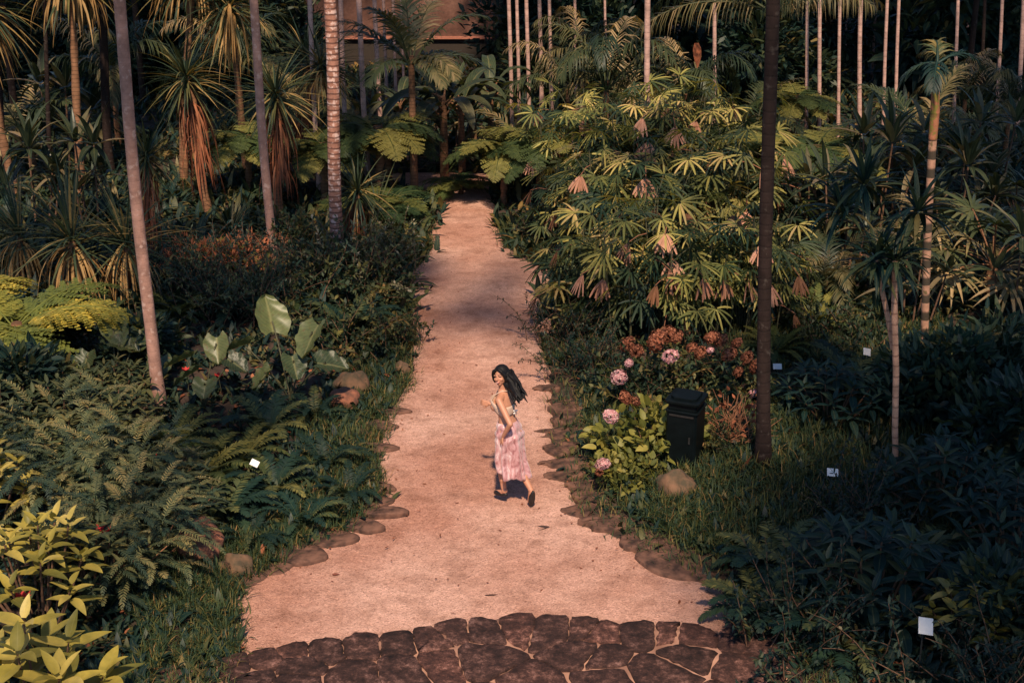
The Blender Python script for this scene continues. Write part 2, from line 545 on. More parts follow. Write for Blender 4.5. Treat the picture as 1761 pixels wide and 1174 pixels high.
def gravel_mat():
    m, nt, out = newmat('gravel')
    tc = N(nt, 'ShaderNodeTexCoord')
    big = N(nt, 'ShaderNodeTexNoise', i_Scale=0.55, i_Detail=4.0, i_Roughness=0.55)
    mid = N(nt, 'ShaderNodeTexNoise', i_Scale=9.0, i_Detail=6.0, i_Roughness=0.7)
    vor = N(nt, 'ShaderNodeTexVoronoi', i_Scale=85.0)
    sp = N(nt, 'ShaderNodeTexNoise', i_Scale=120.0, i_Detail=2.0)
    for n in (big, mid, vor, sp):
        nt.links.new(tc.outputs['Object'], n.inputs['Vector'])
    rb = ramp(nt, [(0.36, (0.46, 0.230, 0.165)), (0.62, (0.64, 0.38, 0.298))])
    nt.links.new(big.outputs['Fac'], rb.inputs[0])
    rm = ramp(nt, [(0.25, (0.72, 0.68, 0.66)), (0.6, (1.0, 1.0, 1.0)), (0.8, (1.15, 1.13, 1.1))])
    nt.links.new(mid.outputs['Fac'], rm.inputs[0])
    c = mixc(nt, rb.outputs[0], rm.outputs[0], 0.9, 'MULTIPLY')
    hs = N(nt, 'ShaderNodeSeparateColor')
    nt.links.new(vor.outputs['Color'], hs.inputs[0])
    rv = ramp(nt, [(0.0, (0.5, 0.46, 0.44)), (0.25, (0.92, 0.92, 0.92)), (0.85, (1.06, 1.06, 1.06)), (1.0, (1.4, 1.4, 1.4))])
    nt.links.new(hs.outputs[0], rv.inputs[0])
    c = mixc(nt, c, rv.outputs[0], 0.85, 'MULTIPLY')
    stn = N(nt, 'ShaderNodeTexNoise', i_Scale=2.6, i_Detail=5.0, i_Roughness=.6)
    nt.links.new(tc.outputs['Object'], stn.inputs['Vector'])
    sr = ramp(nt, [(.36, (.70, .66, .64)), (.5, (1, 1, 1)), (.68, (1.08, 1.08, 1.1))])
    nt.links.new(stn.outputs['Fac'], sr.inputs[0])
    c = mixc(nt, c, sr.outputs[0], .75, 'MULTIPLY')
    bs = N(nt, 'ShaderNodeBsdfPrincipled', i_Roughness=0.95)
    bs.inputs['Specular IOR Level'].default_value = 0.2
    nt.links.new(c, bs.inputs['Base Color'])
    ad = N(nt, 'ShaderNodeMath', operation='ADD')
    nt.links.new(vor.outputs['Distance'], ad.inputs[0])
    nt.links.new(sp.outputs['Fac'], ad.inputs[1])
    bp = N(nt, 'ShaderNodeBump', i_Strength=0.7, i_Distance=0.012)
    nt.links.new(ad.outputs[0], bp.inputs['Height'])
    bp2 = N(nt, 'ShaderNodeBump', i_Strength=0.5, i_Distance=0.06)
    nt.links.new(mid.outputs['Fac'], bp2.inputs['Height'])
    nt.links.new(bp.outputs[0], bp2.inputs['Normal'])
    nt.links.new(bp2.outputs[0], bs.inputs['Normal'])
    nt.links.new(bs.outputs[0], out.inputs[0])
    return m


# path: strips between resampled edges, ragged sides
def resample(pl, n):
    d = np.concatenate([[0], np.cumsum(np.linalg.norm(np.diff(pl, axis=0), axis=1))])
    s = np.linspace(0, d[-1], n)
    return np.stack([np.interp(s, d, pl[:, 0]), np.interp(s, d, pl[:, 1])], -1)


Ls, Rs = resample(LP, 260), resample(RP, 260)
Ls[:, 0] += np.convolve(rng.normal(0, 0.06, 264), np.ones(5) / 5, 'valid') - 0.05
Rs[:, 0] += np.convolve(rng.normal(0, 0.06, 264), np.ones(5) / 5, 'valid') + 0.05
uu = np.linspace(0, 1, 40)
pv = Ls[:, None] * (1 - uu)[None, :, None] + Rs[:, None] * uu[None, :, None]
pz = 0.012 * np.sin(pv[..., 0] * 2.1 + pv[..., 1]) + 0.01 * np.sin(pv[..., 1] * 1.7) + 0.02
pz[:, 0] = pz[:, -1] = -0.04
mb = MB()
idx = np.arange(260 * 40).reshape(260, 40)
q = np.stack([idx[:-1, :-1], idx[1:, :-1], idx[1:, 1:], idx[:-1, 1:]], -1).reshape(-1, 4)
mb.add(np.concatenate([pv, pz[..., None]], -1), q, pv)
tag(link('path', mb.mesh('path', gravel_mat())), 'pinkish gravel garden path running away between the beds', 'path', kind='structure')

# ---- paving of rough dark stones with pale joints
edge_px = [(300, 1150), (430, 1125), (540, 1106), (640, 1097), (760, 1078), (880, 1062), (1000, 1066), (1100, 1076), (1200, 1082), (1300, 1092), (1420, 1110)]
ep = resample(np.array([P(*p)[:2] for p in edge_px]), 120)
ep[:, 1] += np.convolve(rng.normal(0, 0.05, 126), np.ones(7) / 7, 'valid') + 0.012 * np.sin(np.arange(120) * 0.55)
rows = 40
pv = np.zeros((rows, 120, 3))
for i in range(rows):
    t = i / (rows - 1)
    pv[i, :, :2] = ep * (1 - t) + np.stack([ep[:, 0] * 1.3, np.full(120, 8.0)], -1) * t
    pv[i, :, 2] = 0.062 + 0.008 * np.sin(pv[i, :, 0] * 7) * np.sin(pv[i, :, 1] * 9)
pv[0, :, 2] = -0.05
pv[1, :, :2] = ep * 0.998 + [0, -0.03]
pv[1, :, 2] = 0.05
mb = MB()
idx = np.arange(rows * 120).reshape(rows, 120)
q = np.stack([idx[:-1, :-1], idx[1:, :-1], idx[1:, 1:], idx[:-1, 1:]], -1).reshape(-1, 4)
mb.add(pv, q, pv[..., :2])
pv[2:, :, 2] = .048 + .006 * np.sin(pv[2:, :, 0] * 5) * np.sin(pv[2:, :, 1] * 6)
pv[1, :, 2] = .03
mb = MB()
mb.add(pv, q, pv[..., :2])


def voronoi_cell(p, others):
    """polygon of the points nearer p than any other site"""
    pg = [np.array(v) for v in ((p[0] - 1, p[1] - 1), (p[0] + 1, p[1] - 1), (p[0] + 1, p[1] + 1), (p[0] - 1, p[1] + 1))]
    for o in others:
        m_, n_ = (p + o) / 2, o - p
        out = []
        for i in range(len(pg)):
            a_, b_ = pg[i], pg[(i + 1) % len(pg)]
            da, db = (a_ - m_) @ n_, (b_ - m_) @ n_
            if da <= 0:
                out.append(a_)
            if da * db < 0:
                out.append(a_ + (b_ - a_) * da / (da - db))
        pg = out
        if len(pg) < 3:
            return None
    return np.array(pg)


sites, ghost = [], []
ed = resample(ep, 22)
for p_ in ed:
    sites.append(p_ + [rng.normal(0, .05), -.2 - rng.random() * .04]); ghost.append(p_ + [rng.normal(0, .06), .2 + rng.normal(0, .012)])
row = .72
while row < 3.2:
    for p_ in resample(ep, 15):
        c_ = p_ + [rng.normal(0, .2), -row + rng.normal(0, .16)]
        if c_[1] > 8.6:
            sites.append(c_)
    row += .62
sites = np.array(sites); allp = np.concatenate([sites, np.array(ghost)])
st = MB()
for p_ in sites:
    d_ = np.linalg.norm(allp - p_, axis=1)
    pg = voronoi_cell(p_, allp[(d_ > 1e-6) & (d_ < 2.0)])
    if pg is None:
        continue
    n_ = 28
    cl = np.concatenate([pg, pg[:1]])
    sl_ = np.concatenate([[0], np.cumsum(np.linalg.norm(np.diff(cl, axis=0), axis=1))])
    t_ = np.linspace(0, sl_[-1], n_, endpoint=False)
    o_ = np.stack([np.interp(t_, sl_, cl[:, k_]) for k_ in (0, 1)], -1)
    c_ = o_.mean(0)
    o_ = (o_ + .2 * (np.roll(o_, 1, 0) + np.roll(o_, -1, 0))) / 1.4
    dd_ = o_ - c_
    ln_ = np.linalg.norm(dd_, axis=1, keepdims=True)
    o_ = c_ + dd_ * (1 - rng.choice([.0, .001, .003, .006, .030]) / ln_) + rng.normal(0, .009, (n_, 2))
    h_ = .062 + rng.uniform(0, .012)
    tl = rng.normal(0, .025, 2)
    rings = []
    for z_, s_ in ((-.03, 1.0), (h_ - .012, 1.0), (h_, .975), (h_ + .003, .6), (h_ + .002, .2)):
        rr_ = c_ + (o_ - c_) * s_
        rings.append(np.concatenate([rr_, (z_ + (rr_ - c_) @ tl)[:, None] + rng.normal(0, .0025, (n_, 1))], 1))
    k0 = len(st.v)
    st.loft(np.array(rings))
    tone = rng.random()
    for k_ in range(k0, len(st.v)):
        st.tn[k_] = np.full(len(st.v[k_]), tone)


def paving_stone_mat():
    m, nt, out = newmat('paving_stone')
    tc = N(nt, 'ShaderNodeTexCoord')
    at = N(nt, 'ShaderNodeAttribute', attribute_name='tone')
    nz = N(nt, 'ShaderNodeTexNoise', i_Scale=6.5, i_Detail=12.0, i_Roughness=.82)
    n2 = N(nt, 'ShaderNodeTexNoise', i_Scale=60.0, i_Detail=3.0)
    for n_ in (nz, n2):
        nt.links.new(tc.outputs['Object'], n_.inputs['Vector'])
    r1 = ramp(nt, [(.36, (.014, .009, .009)), (.5, (.06, .030, .025)), (.56, (.13, .065, .052)), (.66, (.36, .20, .165))])
    nt.links.new(nz.outputs['Fac'], r1.inputs[0])
    r2 = ramp(nt, [(0, (.75, .75, .78)), (.6, (1, .97, .97)), (1, (1.35, 1.2, 1.15))])
    nt.links.new(at.outputs['Fac'], r2.inputs[0])
    c = mixc(nt, r1.outputs[0], r2.outputs[0], 1.0, 'MULTIPLY')
    r3 = ramp(nt, [(.35, (.7, .7, .7)), (.65, (1.2, 1.2, 1.2))])
    nt.links.new(n2.outputs['Fac'], r3.inputs[0])
    c = mixc(nt, c, r3.outputs[0], .8, 'MULTIPLY')
    bs = N(nt, 'ShaderNodeBsdfPrincipled', i_Roughness=.85)
    bs.inputs['Specular IOR Level'].default_value = .25
    nt.links.new(c, bs.inputs['Base Color'])
    b1 = N(nt, 'ShaderNodeBump', i_Strength=.9, i_Distance=.04)
    nt.links.new(nz.outputs['Fac'], b1.inputs['Height'])
    nt.links.new(b1.outputs[0], bs.inputs['Normal'])
    nt.links.new(bs.outputs[0], out.inputs[0])
    return m


m_mort = plain_mat('mortar', (.46, .25, .175), .95, scale=2.5, bump=.7, c2=(.2, .10, .07))
tag(link('paving_bed', mb.mesh('paving_bed', m_mort)), 'pale sandy mortar showing between the paving stones', 'paving', kind='structure')
tag(link('stone_paving', st.mesh('stone_paving', paving_stone_mat())), 'rough dark irregular paving stones in an arc at the path start', 'paving', kind='structure')


# ------------------------------------------------------------------ plant meshes
def pinnate(mb, base, az, el, L, droop, nl=26, ll=0.4, lw=0.035, ang=55, ldroop=0.8, rw=0.02, start=0.12, flat=0.0, mbr=None, segs=14):
    """one feather frond; leaflets go to mb, the midrib to mbr (or mb)"""
    g = np.array([0, 0, -1.0])
    mb.tone = rng.random()
    T, S = dirs(az, el)
    pts, tn, sd = [np.array(base, float)], [T], [S]
    p, t, s = np.array(base, float), T.copy(), S.copy()
    for i in range(segs):
        p = p + t * L / segs
        t = norm(t + g * droop / segs * (0.5 + 1.0 * i / segs))
        s = norm(s - t * (s @ t))
        pts.append(p); tn.append(t); sd.append(s)
    pts, tn, sd = map(np.array, (pts, tn, sd))
    tt = np.linspace(0, 1, segs + 1)
    (mbr or mb).tube(pts, rw * (1 - 0.8 * tt), 4, False)
    us = np.linspace(start, 0.985, nl)
    def ip(a, u): return np.stack([np.interp(u, tt, a[:, k]) for k in range(3)], -1)
    for sgn in (-1, 1):
        u = us + rng.normal(0, 0.006, nl)
        b = ip(pts, u); t_ = norm(ip(tn, u)); s_ = norm(ip(sd, u)) * sgn
        n_ = np.cross(t_, s_ * sgn)
        n_ = n_ * np.where(n_[:, 2:3] < 0, -1, 1)
        a = R(ang) * (1 - 0.45 * u) + rng.normal(0, 0.07, nl)
        d = t_ * np.cos(a)[:, None] + s_ * np.sin(a)[:, None] + n_ * (0.25 * (1 - flat) + rng.normal(0, 0.08, nl))[:, None]
        ln = ll * (np.sin(PI * np.clip(0.12 + 0.86 * u, 0, 1)) ** 0.6) * rng.uniform(0.85, 1.1, nl)
        mb.ribbons(b, d, np.cross(d, n_), ln, lw, ldroop * rng.uniform(0.6, 1.4, nl), 3, leafl, 0, 1)


def bipinnate(mb, base, az, el, L, droop, npin=20, pl=0.4, rw=0.012, segs=12, nsub=8, mbr=None):
    """fern frond: pinnae carry rows of tiny pinnules"""
    g = np.array([0, 0, -1.0])
    mb.tone = rng.random()
    T, S = dirs(az, el)
    pts, tn, sd = [np.array(base, float)], [T], [S]
    p, t, s = np.array(base, float), T.copy(), S.copy()
    for i in range(segs):
        p = p + t * L / segs
        t = norm(t + g * droop / segs)
        s = norm(s - t * (s @ t))
        pts.append(p); tn.append(t); sd.append(s)
    pts, tn, sd = map(np.array, (pts, tn, sd))
    tt = np.linspace(0, 1, segs + 1)
    (mbr or mb).tube(pts, rw * (1 - 0.75 * tt), 4, False)
    us = np.linspace(0.14, 0.985, npin)
    def ip(a, u): return np.stack([np.interp(u, tt, a[:, k]) for k in range(3)], -1)
    for sgn in (-1, 1):
        u = us + rng.normal(0, 0.006, npin)
        b = ip(pts, u); t_ = norm(ip(tn, u)); s_ = norm(ip(sd, u)) * sgn
        n_ = np.cross(t_, s_); n_ = n_ * np.where(n_[:, 2:3] < 0, -1, 1)
        a = R(72) * (1 - 0.25 * u)
        d = norm(t_ * np.cos(a)[:, None] + s_ * np.sin(a)[:, None] + n_ * rng.normal(-0.08, 0.1, npin)[:, None])
        ln = pl * np.sin(PI * (0.08 + 0.9 * u) ** 0.7) ** 0.8 * rng.uniform(0.9, 1.1, npin)
        mb.ribbons(b, d, np.cross(d, n_), ln, 0.010, 0.25, 2, leafl, 0, 1)
        w = pl * 0.17
        for k in range(nsub):
            f = (k + 0.6) / nsub
            bb = b + d * (ln * f)[:, None] + g * (0.06 * ln * f * f)[:, None]
            for s2 in (-1, 1):
                sv = np.cross(d, n_) * s2
                dd = norm(sv * 0.9 + d * 0.5 + n_ * rng.normal(0, 0.15, npin)[:, None])
                mb.ribbons(bb, dd, d, w * (1.1 - 0.75 * f) * np.clip(ln / pl + 0.3, 0, 1), ln / nsub * 0.95, 0.3, 1, lambda q_: 1.0 if q_ < .5 else 0.35, 0, 1)


def fan(mb, c, az, el, r, nb=8, w=0.05, spread=100, droop=0.5, roll=0.0, prof=blunt):
    """palmate leaf: blades spread round the leaf stalk's end"""
    mb.tone = rng.random()
    T, S = dirs(az, el)
    Nn = np.cross(T, S)
    a = np.linspace(-R(spread), R(spread), nb) + rng.normal(0, 0.05, nb)
    S2 = S * math.cos(roll) + Nn * math.sin(roll)
    N2 = np.cross(T, S2)
    d = T[None] * np.cos(a)[:, None] + S2[None] * np.sin(a)[:, None] + N2[None] * rng.normal(0, 0.08, nb)[:, None]
    mb.ribbons(np.repeat(np.array(c)[None], nb, 0) + d * 0.03, d, np.cross(d, N2[None]), r * (0.8 + 0.25 * np.cos(a * 0.8)) * rng.uniform(0.9, 1.1, nb),
               w, droop * rng.uniform(0.6, 1.3, nb), 4, prof, 0.35, 2)


# ---- small-leaf cloud inside lumpy blobs
def cloud(mb, blobs, n, ll, lw, shell=0.55, prof=ovate, segs=2, droop=0.4, upb=0.35, cross=1, fold=0.2):
    vol = np.array([b[3] * b[3] for b in blobs])
    cnt = (n * vol / vol.sum()).astype(int)
    for (cx, cy, cz, r, fz), k in zip(blobs, cnt):
        d = norm(rng.normal(0, 1, (k, 3)))
        # clumps along random directions make an uneven outline
        cl = norm(rng.normal(0, 1, (14, 3)))
        near = (d @ cl.T).max(1)
        rad = r * (shell + (1 - shell) * rng.random(k)) * (0.45 + 0.68 * np.clip((near - 0.55) / 0.45, 0, 1))
        ct = rng.random(14)[(d @ cl.T).argmax(1)]
        p = d * rad[:, None] * [1, 1, fz] + [cx, cy, cz]
        t = norm(d + rng.normal(0, 0.55, (k, 3)) + [0, 0, upb])
        s = np.cross(t, norm(rng.normal(0, 0.5, (k, 3)) + [0, 0, 1]))
        keep = p[:, 2] > 0.02
        p, t, s = p[keep], t[keep], s[keep]
        k = len(p)
        mb.tone = np.clip(ct[keep] * .7 + .3 * rng.random(k), 0, 1)
        mb.ribbons(p, t, s, ll * rng.uniform(0.6, 1.3, k), lw * rng.uniform(0.7, 1.2, k), droop, segs, prof, fold, cross)


def stems(mb, blobs, n=9, r=0.012):
    for i in range(n):
        b = blobs[i % len(blobs)]
        tip = np.array(b[:3]) + rng.normal(0, 0.35, 3) * b[3] * [1, 1, 0.5]
        tip[2] = max(tip[2], 0.15)
        base = np.array([rng.normal(0, 0.06), rng.normal(0, 0.06), -0.05])
        mid = (base + tip) / 2 + rng.normal(0, 0.08, 3) * b[3]
        t = np.linspace(0, 1, 7)[:, None]
        pts = base * (1 - t) ** 2 + 2 * mid * t * (1 - t) + tip * t ** 2
        mb.tube(pts, np.linspace(r, r * 0.3, 7), 5, False)


PROTO = {}


def reg(name, **parts):
    PROTO[name] = parts


def place(kind, name, label, cat, loc, rz=None, s=1.0, group=None, sz=None, tilt=None):
    rz = random.uniform(0, 2 * PI) if rz is None else rz
    t = empty(name, loc, rz, s)
    if sz:
        t.scale = (s, s, s * sz)
    if tilt:
        t.rotation_euler = (tilt[0], tilt[1], rz)
    tag(t, label, cat, group)
    for pn, me in PROTO[kind].items():
        for m_ in (me if isinstance(me, list) else [me]):
            link(pn, m_, t)
    return t


def shrub(name, mat, n, ll, lw, blobs, prof=ovate, segs=2, cross=1, droop=0.4, nst=9, sr=0.012, upb=0.35, stem=None):
    f, st = MB(), MB()
    cloud(f, blobs, n, ll, lw, prof=prof, segs=segs, cross=cross, droop=droop, upb=upb)
    stems(st, blobs, nst, sr)
    reg(name, foliage=f.mesh(name + '_foliage', mat), stems=st.mesh(name + '_stems', stem or M_STEM))


def sprigs(name, mat, nst, L, nl, ll, lw, el=(.35, 1.45), spread=.3, droop=.9, prof=ovate, segs=2, ldroop=.5, up=.15):
    """loose shrub: arching stems with leaves set along them"""
    f, tr = MB(), MB()
    for i in range(nst):
        az = i * 2.4 + rng.normal(0, .3)
        T, S = dirs(az, rng.uniform(*el))
        p = np.array([rng.normal(0, spread), rng.normal(0, spread), -.03])
        ln = L * rng.uniform(.55, 1.15)
        pts, tg = [p.copy()], [T.copy()]
        t = T.copy()
        for k in range(9):
            p = p + t * ln / 9
            t = norm(t + np.array([rng.normal(0, .10), rng.normal(0, .10), -droop / 9 * (k / 5)]))
            pts.append(p.copy()); tg.append(t.copy())
        pts, tg = np.array(pts), np.array(tg)
        tr.tube(pts, np.linspace(.009, .0025, 10), 4, False)
        u = np.sort(rng.uniform(.22, 1.0, nl)); x = np.linspace(0, 1, 10)
        b = np.stack([np.interp(u, x, pts[:, q]) for q in range(3)], -1)
        tt = np.stack([np.interp(u, x, tg[:, q]) for q in range(3)], -1)
        d = norm(tt * .45 + norm(rng.normal(0, 1, (nl, 3)) + [0, 0, up]) * .9)
        f.tone = np.clip(rng.random() * .75 + .25 * rng.random(nl) - .15 * (1 - u), 0, 1)
        f.ribbons(b + d * .01, d, np.cross(d, norm(rng.normal(0, .35, (nl, 3)) + [0, 0, 1])), ll * rng.uniform(.6, 1.25, nl), lw * rng.uniform(.75, 1.2, nl), ldroop, segs, prof, .2, 1)
    reg(name, foliage=f.mesh(name + '_foliage', mat), stems=tr.mesh(name + '_stems', M_STEM))


B1 = [(0, 0, .55, .55, .85), (.4, .1, .5, .42, .9), (-.38, -.1, .48, .4, .9), (.05, -.38, .42, .4, .85), (.1, .3, .8, .4, .9)]
B2 = [(0, 0, .6, .5, .9), (.35, .2, .85, .4, .9), (-.4, .1, .7, .42, .9), (.1, -.35, .5, .45, .9), (-.1, .15, 1.1, .35, 1)]
B3 = [(0, 0, .35, .5, .7), (.45, .1, .3, .4, .7), (-.45, .05, .32, .42, .7), (0, -.4, .28, .4, .7), (.1, .42, .33, .4, .7)]
shrub('glossy_shrub', G['dark'], 1500, .17, .075, B1, segs=3, cross=2)
shrub('lime_shrub', G['lime'], 420, .17, .095, B3, segs=4, cross=2, droop=0.8, nst=10, upb=0.6)
shrub('red_bed_shrub', G['rust'], 900, .12, .03, B3, segs=2)
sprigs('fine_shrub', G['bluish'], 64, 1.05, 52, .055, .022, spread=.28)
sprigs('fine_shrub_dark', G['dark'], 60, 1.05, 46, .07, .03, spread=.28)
sprigs('leafy_shrub', G['mid'], 46, 1.15, 34, .11, .05, spread=.25, segs=3)
sprigs('pale_shrub', leaf_mat('leaf_pale', [(0, (.025, .05, .03)), (.5, (.075, .095, .045)), (.8, (.19, .19, .11)), (1, (.38, .33, .26))], .45, .25), 64, 1.15, 46, .075, .036, spread=.26)
sprigs('low_shrub', G['mid'], 44, .75, 32, .09, .04, (.1, 1.2), spread=.35)
# big understorey tree crown, used scaled in the dark wood
BT = [(0, 0, 1.6, 1.0, .9), (.8, .3, 1.2, .8, .9), (-.8, -.2, 1.3, .85, .9), (.1, -.7, .8, .75, .9), (.2, .6, 2.2, .75, 1), (-.4, .1, 2.6, .6, 1), (.5, -.3, .5, .6, .8), (-.6, .5, .55, .6, .8)]
f, st = MB(), MB()
cloud(f, BT, 5200, .20, .09, segs=2, droop=.6)
stems(st, BT, 10, .03)
reg('wood_tree', crown=f.mesh('wood_tree_crown', G['dark']), trunk=st.mesh('wood_tree_trunk', M_STEM))
f, st = MB(), MB()
cloud(f, BT, 1500, .42, .15, segs=3, droop=.9, prof=lance, cross=2)
stems(st, BT, 10, .03)
reg('wood_tree_broad', crown=f.mesh('wood_tree_broad_crown', G['dark']), trunk=st.mesh('wood_tree_broad_trunk', M_STEM))

# feathery shrub: sprays of fine compound leaves
f, st = MB(), MB()
for i in range(130):
    az = rng.uniform(0, 2 * PI); rr = .6 * math.sqrt(rng.random()) ; h = rng.uniform(.2, .95) * (1 - .35 * rr)
    base = np.array([rr * math.cos(az), rr * math.sin(az), h])
    pinnate(f, base, az + rng.normal(0, .8), rng.uniform(-.2, .9), rng.uniform(.26, .44), 1.2, 15, .065, .015, 65, .4, .004, .1, .5, None, 8)
stems(st, B3, 7, .012)
reg('feathery_shrub', foliage=f.mesh('feathery_foliage', G['bluish']), stems=st.mesh('feathery_stems', M_TWIG))

def rosettes(name, mat, nr, rad, h0, h1, nl, L, W, el=(-.1, .9), droop=.8, prof=ovate, st=None):
    f, tr = MB(), MB()
    for i in range(nr):
        a = i * 2.4; r = rad * math.sqrt((i + .5) / nr)
        h = h0 + (h1 - h0) * (1 - (r / rad) ** 2 * .8) * rng.uniform(.75, 1.1)
        c = np.array([r * math.cos(a), r * math.sin(a), h])
        tr.tube([c * [.3, .3, 0] - [0, 0, .05], c * [.75, .75, .6], c], [.016, .012, .008], 5, False)
        n = int(nl * rng.uniform(.8, 1.2))
        f.tone = rng.random(n) * .5 + rng.random() * .5
        az = np.arange(n) * 2.4 + rng.normal(0, .2, n)
        T, S = dirs(az + 0, np.linspace(el[0], el[1], n) + rng.normal(0, .1, n) + .0)
        sc = np.linspace(1.1, .55, n) * rng.uniform(.85, 1.15, n)
        f.ribbons(c + T * .02 + np.stack([0 * az, 0 * az, np.linspace(-.10, .04, n)], -1), T, S, L * sc, W * sc, droop * rng.uniform(.5, 1.4, n), 6, prof, .35, 2)
    reg(name, foliage=f.mesh(name + '_foliage', mat), stems=tr.mesh(name + '_stems', st or M_STEM))


rosettes('rosette_shrub', G['olive'], 26, .75, .3, .75, 11, .24, .075, prof=lance)
rosettes('yellow_shrub', G['yellow'], 17, .62, .35, 1.0, 9, .27, .115)
rosettes('yellow_big', G['yellow'], 9, .62, .4, 1.1, 8, .46, .19, droop=.7)
rosettes('rosette_dark', G['dark'], 22, .75, .3, .8, 11, .28, .09, prof=lance)


# ground ferns
def fern(name, mat, nf, L, npin, pl, el=(.5, 1.1), droop=1.7):
    f = MB()
    for i in range(nf):
        az = 2 * PI * i / nf + rng.normal(0, .25)
        T, S = dirs(az, 0)
        pinnate(f, T * .03, az, rng.uniform(*el), L * rng.uniform(.7, 1.1), droop * rng.uniform(.8, 1.2), npin, pl, pl * .22, 78, .35, .007, .1, .8)
    return f


reg('sword_fern', fronds=fern('a', 0, 22, .85, 34, .10).mesh('sword_fern', G['fern']))
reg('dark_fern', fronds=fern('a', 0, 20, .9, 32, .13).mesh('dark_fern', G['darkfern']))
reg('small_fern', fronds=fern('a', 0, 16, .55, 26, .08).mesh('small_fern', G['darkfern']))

# tree fern
def tree_fern(name, mat, h, nf, L, pl, el=(.05, .6)):
    f, tr = MB(), MB()
    for i in range(nf):
        az = 2 * PI * i / nf + rng.normal(0, .15)
        T, S = dirs(az, 0)
        bipinnate(f, np.array([0, 0, h]) + T * .05, az, rng.uniform(*el), L * rng.uniform(.8, 1.1), rng.uniform(.9, 1.4), 22, pl, .014, 12, 8)
    z = np.linspace(-.1, h + .05, 14)
    tr.tube(np.stack([.03 * np.sin(z * 2), .02 * np.cos(z * 3), z], -1), .075 + .02 * np.sin(z * 21), 9)
    reg(name, fronds=f.mesh(name + '_fronds', mat), trunk=tr.mesh(name + '_trunk', T_FIBRE))


tree_fern('tree_fern', G['fern'], 1.25, 14, 1.35, .42)
tree_fern('tree_fern_low', G['fern'], .35, 13, 1.25, .40, (.15, .7))
tree_fern('gold_fern', G['goldfern'], .75, 13, 1.4, .44, (.1, .65))

# spiky crowned cordyline with a skirt of dead leaves
def cordyline(name, h, nl, L, w, skirt=60, mat='spike', smat='straw', lean=.12, el_lo=-.9, hug=.15, sel=(-1.0, -.2)):
    f, sk, tr = MB(), MB(), MB()
    el = np.arcsin(np.clip(rng.uniform(math.sin(el_lo), 1, nl), -1, 1))
    az = rng.uniform(0, 2 * PI, nl)
    T, S = dirs(az, el)
    c = np.array([lean, 0, h])
    f.ribbons(c + T * .06 + np.stack([np.zeros(nl), np.zeros(nl), rng.uniform(-.12, .15, nl)], -1), T, S, L * rng.uniform(.75, 1.1, nl), w, rng.uniform(.25, 1.0, nl), 6, strap, .35, 2)
    if skirt:
        az = rng.uniform(0, 2 * PI, skirt)
        T, S = dirs(az, rng.uniform(*sel, skirt))
        sk.ribbons(c + T * .07 + np.stack([-lean * np.linspace(0, 1, skirt) * .6, np.zeros(skirt), (-.05 - hug * np.linspace(0, 1, skirt) ** 1.3 * h)], -1), T, S, L * rng.uniform(.55, 1.0, skirt), w * .9, rng.uniform(2.0, 5.0, skirt) * (1 + 2.5 * hug), 6, strap, .35, 2)
    t = np.linspace(0, 1, 16)
    tr.tube(np.stack([lean * t ** 1.5, .05 * np.sin(t * 5), -.1 + (h + .1) * t], -1), .085 - .03 * t + .008 * np.sin(t * 60), 9, True)
    d = dict(crown=f.mesh(name + '_crown', G[mat]), trunk=tr.mesh(name + '_trunk', T_FIBRE))
    if skirt:
        d['dead_leaf_skirt'] = sk.mesh(name + '_skirt', G[smat])
    reg(name, **d)


cordyline('cordyline', 2.45, 150, 1.05, .036, 120, smat='rust', hug=.55)
cordyline('cordyline_tall', 3.75, 110, 1.35, .055, 70, hug=.06, sel=(-.4, .7))
cordyline('cordyline_straw', 3.45, 120, 1.25, .05, 90, hug=.10, lean=-.3, sel=(-.8, .8))
cordyline('cordyline_young', 1.0, 110, .85, .036, 60, smat='rust', hug=.5)
cordyline('mop_plant', 1.0, 90, 1.3, .038, 80, 'spike', 'straw', .05, -.3)
cordyline('tuft', .12, 60, .75, .03, 0, 'spike', lean=0, el_lo=.15)

# trunkless feather palm
def feather(name, nf, L, h, nl, ll, lw, mat='frond', el=(.5, 1.35), droop=2.2, tr_r=.07, ldroop=1.1):
    f, tr = MB(), MB()
    for i in range(nf):
        az = 2 * PI * i / nf + rng.normal(0, .2)
        T, S = dirs(az, 0)
        pinnate(f, np.array([0, 0, h]) + T * .05, az, rng.uniform(*el), L * rng.uniform(.8, 1.1), droop * rng.uniform(.8, 1.25), nl, ll, lw, 55, ldroop, .022, .15, .3)
    z = np.linspace(-.1, h + .15, 12)
    tr.tube(np.stack([0 * z, 0 * z, z], -1), tr_r * (1 - .3 * (z / max(z))), 9)
    reg(name, fronds=f.mesh(name + '_fronds', G[mat]), trunk=tr.mesh(name + '_trunk', T_FIBRE))


feather('feather_palm', 12, 2.7, .5, 36, .55, .045)
feather('arching_palm', 9, 2.3, 1.5, 34, .6, .035, droop=3.0, ldroop=3.0, el=(.7, 1.35))
feather('coconut_palm', 12, 1.75, 2.75, 30, .5, .05, 'frond', (.15, 1.3), 1.5, .085)
# fan palms
f, tr = MB(), MB()
for i in range(16):
    az = i * 2.4; el = rng.uniform(.1, 1.2)
    T, S = dirs(az, el)
    b = np.array([0, 0, .5]); L = rng.uniform(.6, .95)
    pts = b + T * np.linspace(0, L, 6)[:, None] - np.array([0, 0, .18]) * (np.linspace(0, 1, 6) ** 2)[:, None]
    tr.tube(pts, .012, 4, False)
    fan(f, pts[-1], az, el - .6, .6, 18, .05, 130, .7, 0, strap)
tr.tube([(0, 0, -.1), (0, 0, .3), (0, 0, .55)], [.1, .09, .06], 9)
reg('fan_palm', fronds=f.mesh('fan_palm_fronds', G['frond']), trunk=tr.mesh('fan_palm_trunk', T_FIBRE))

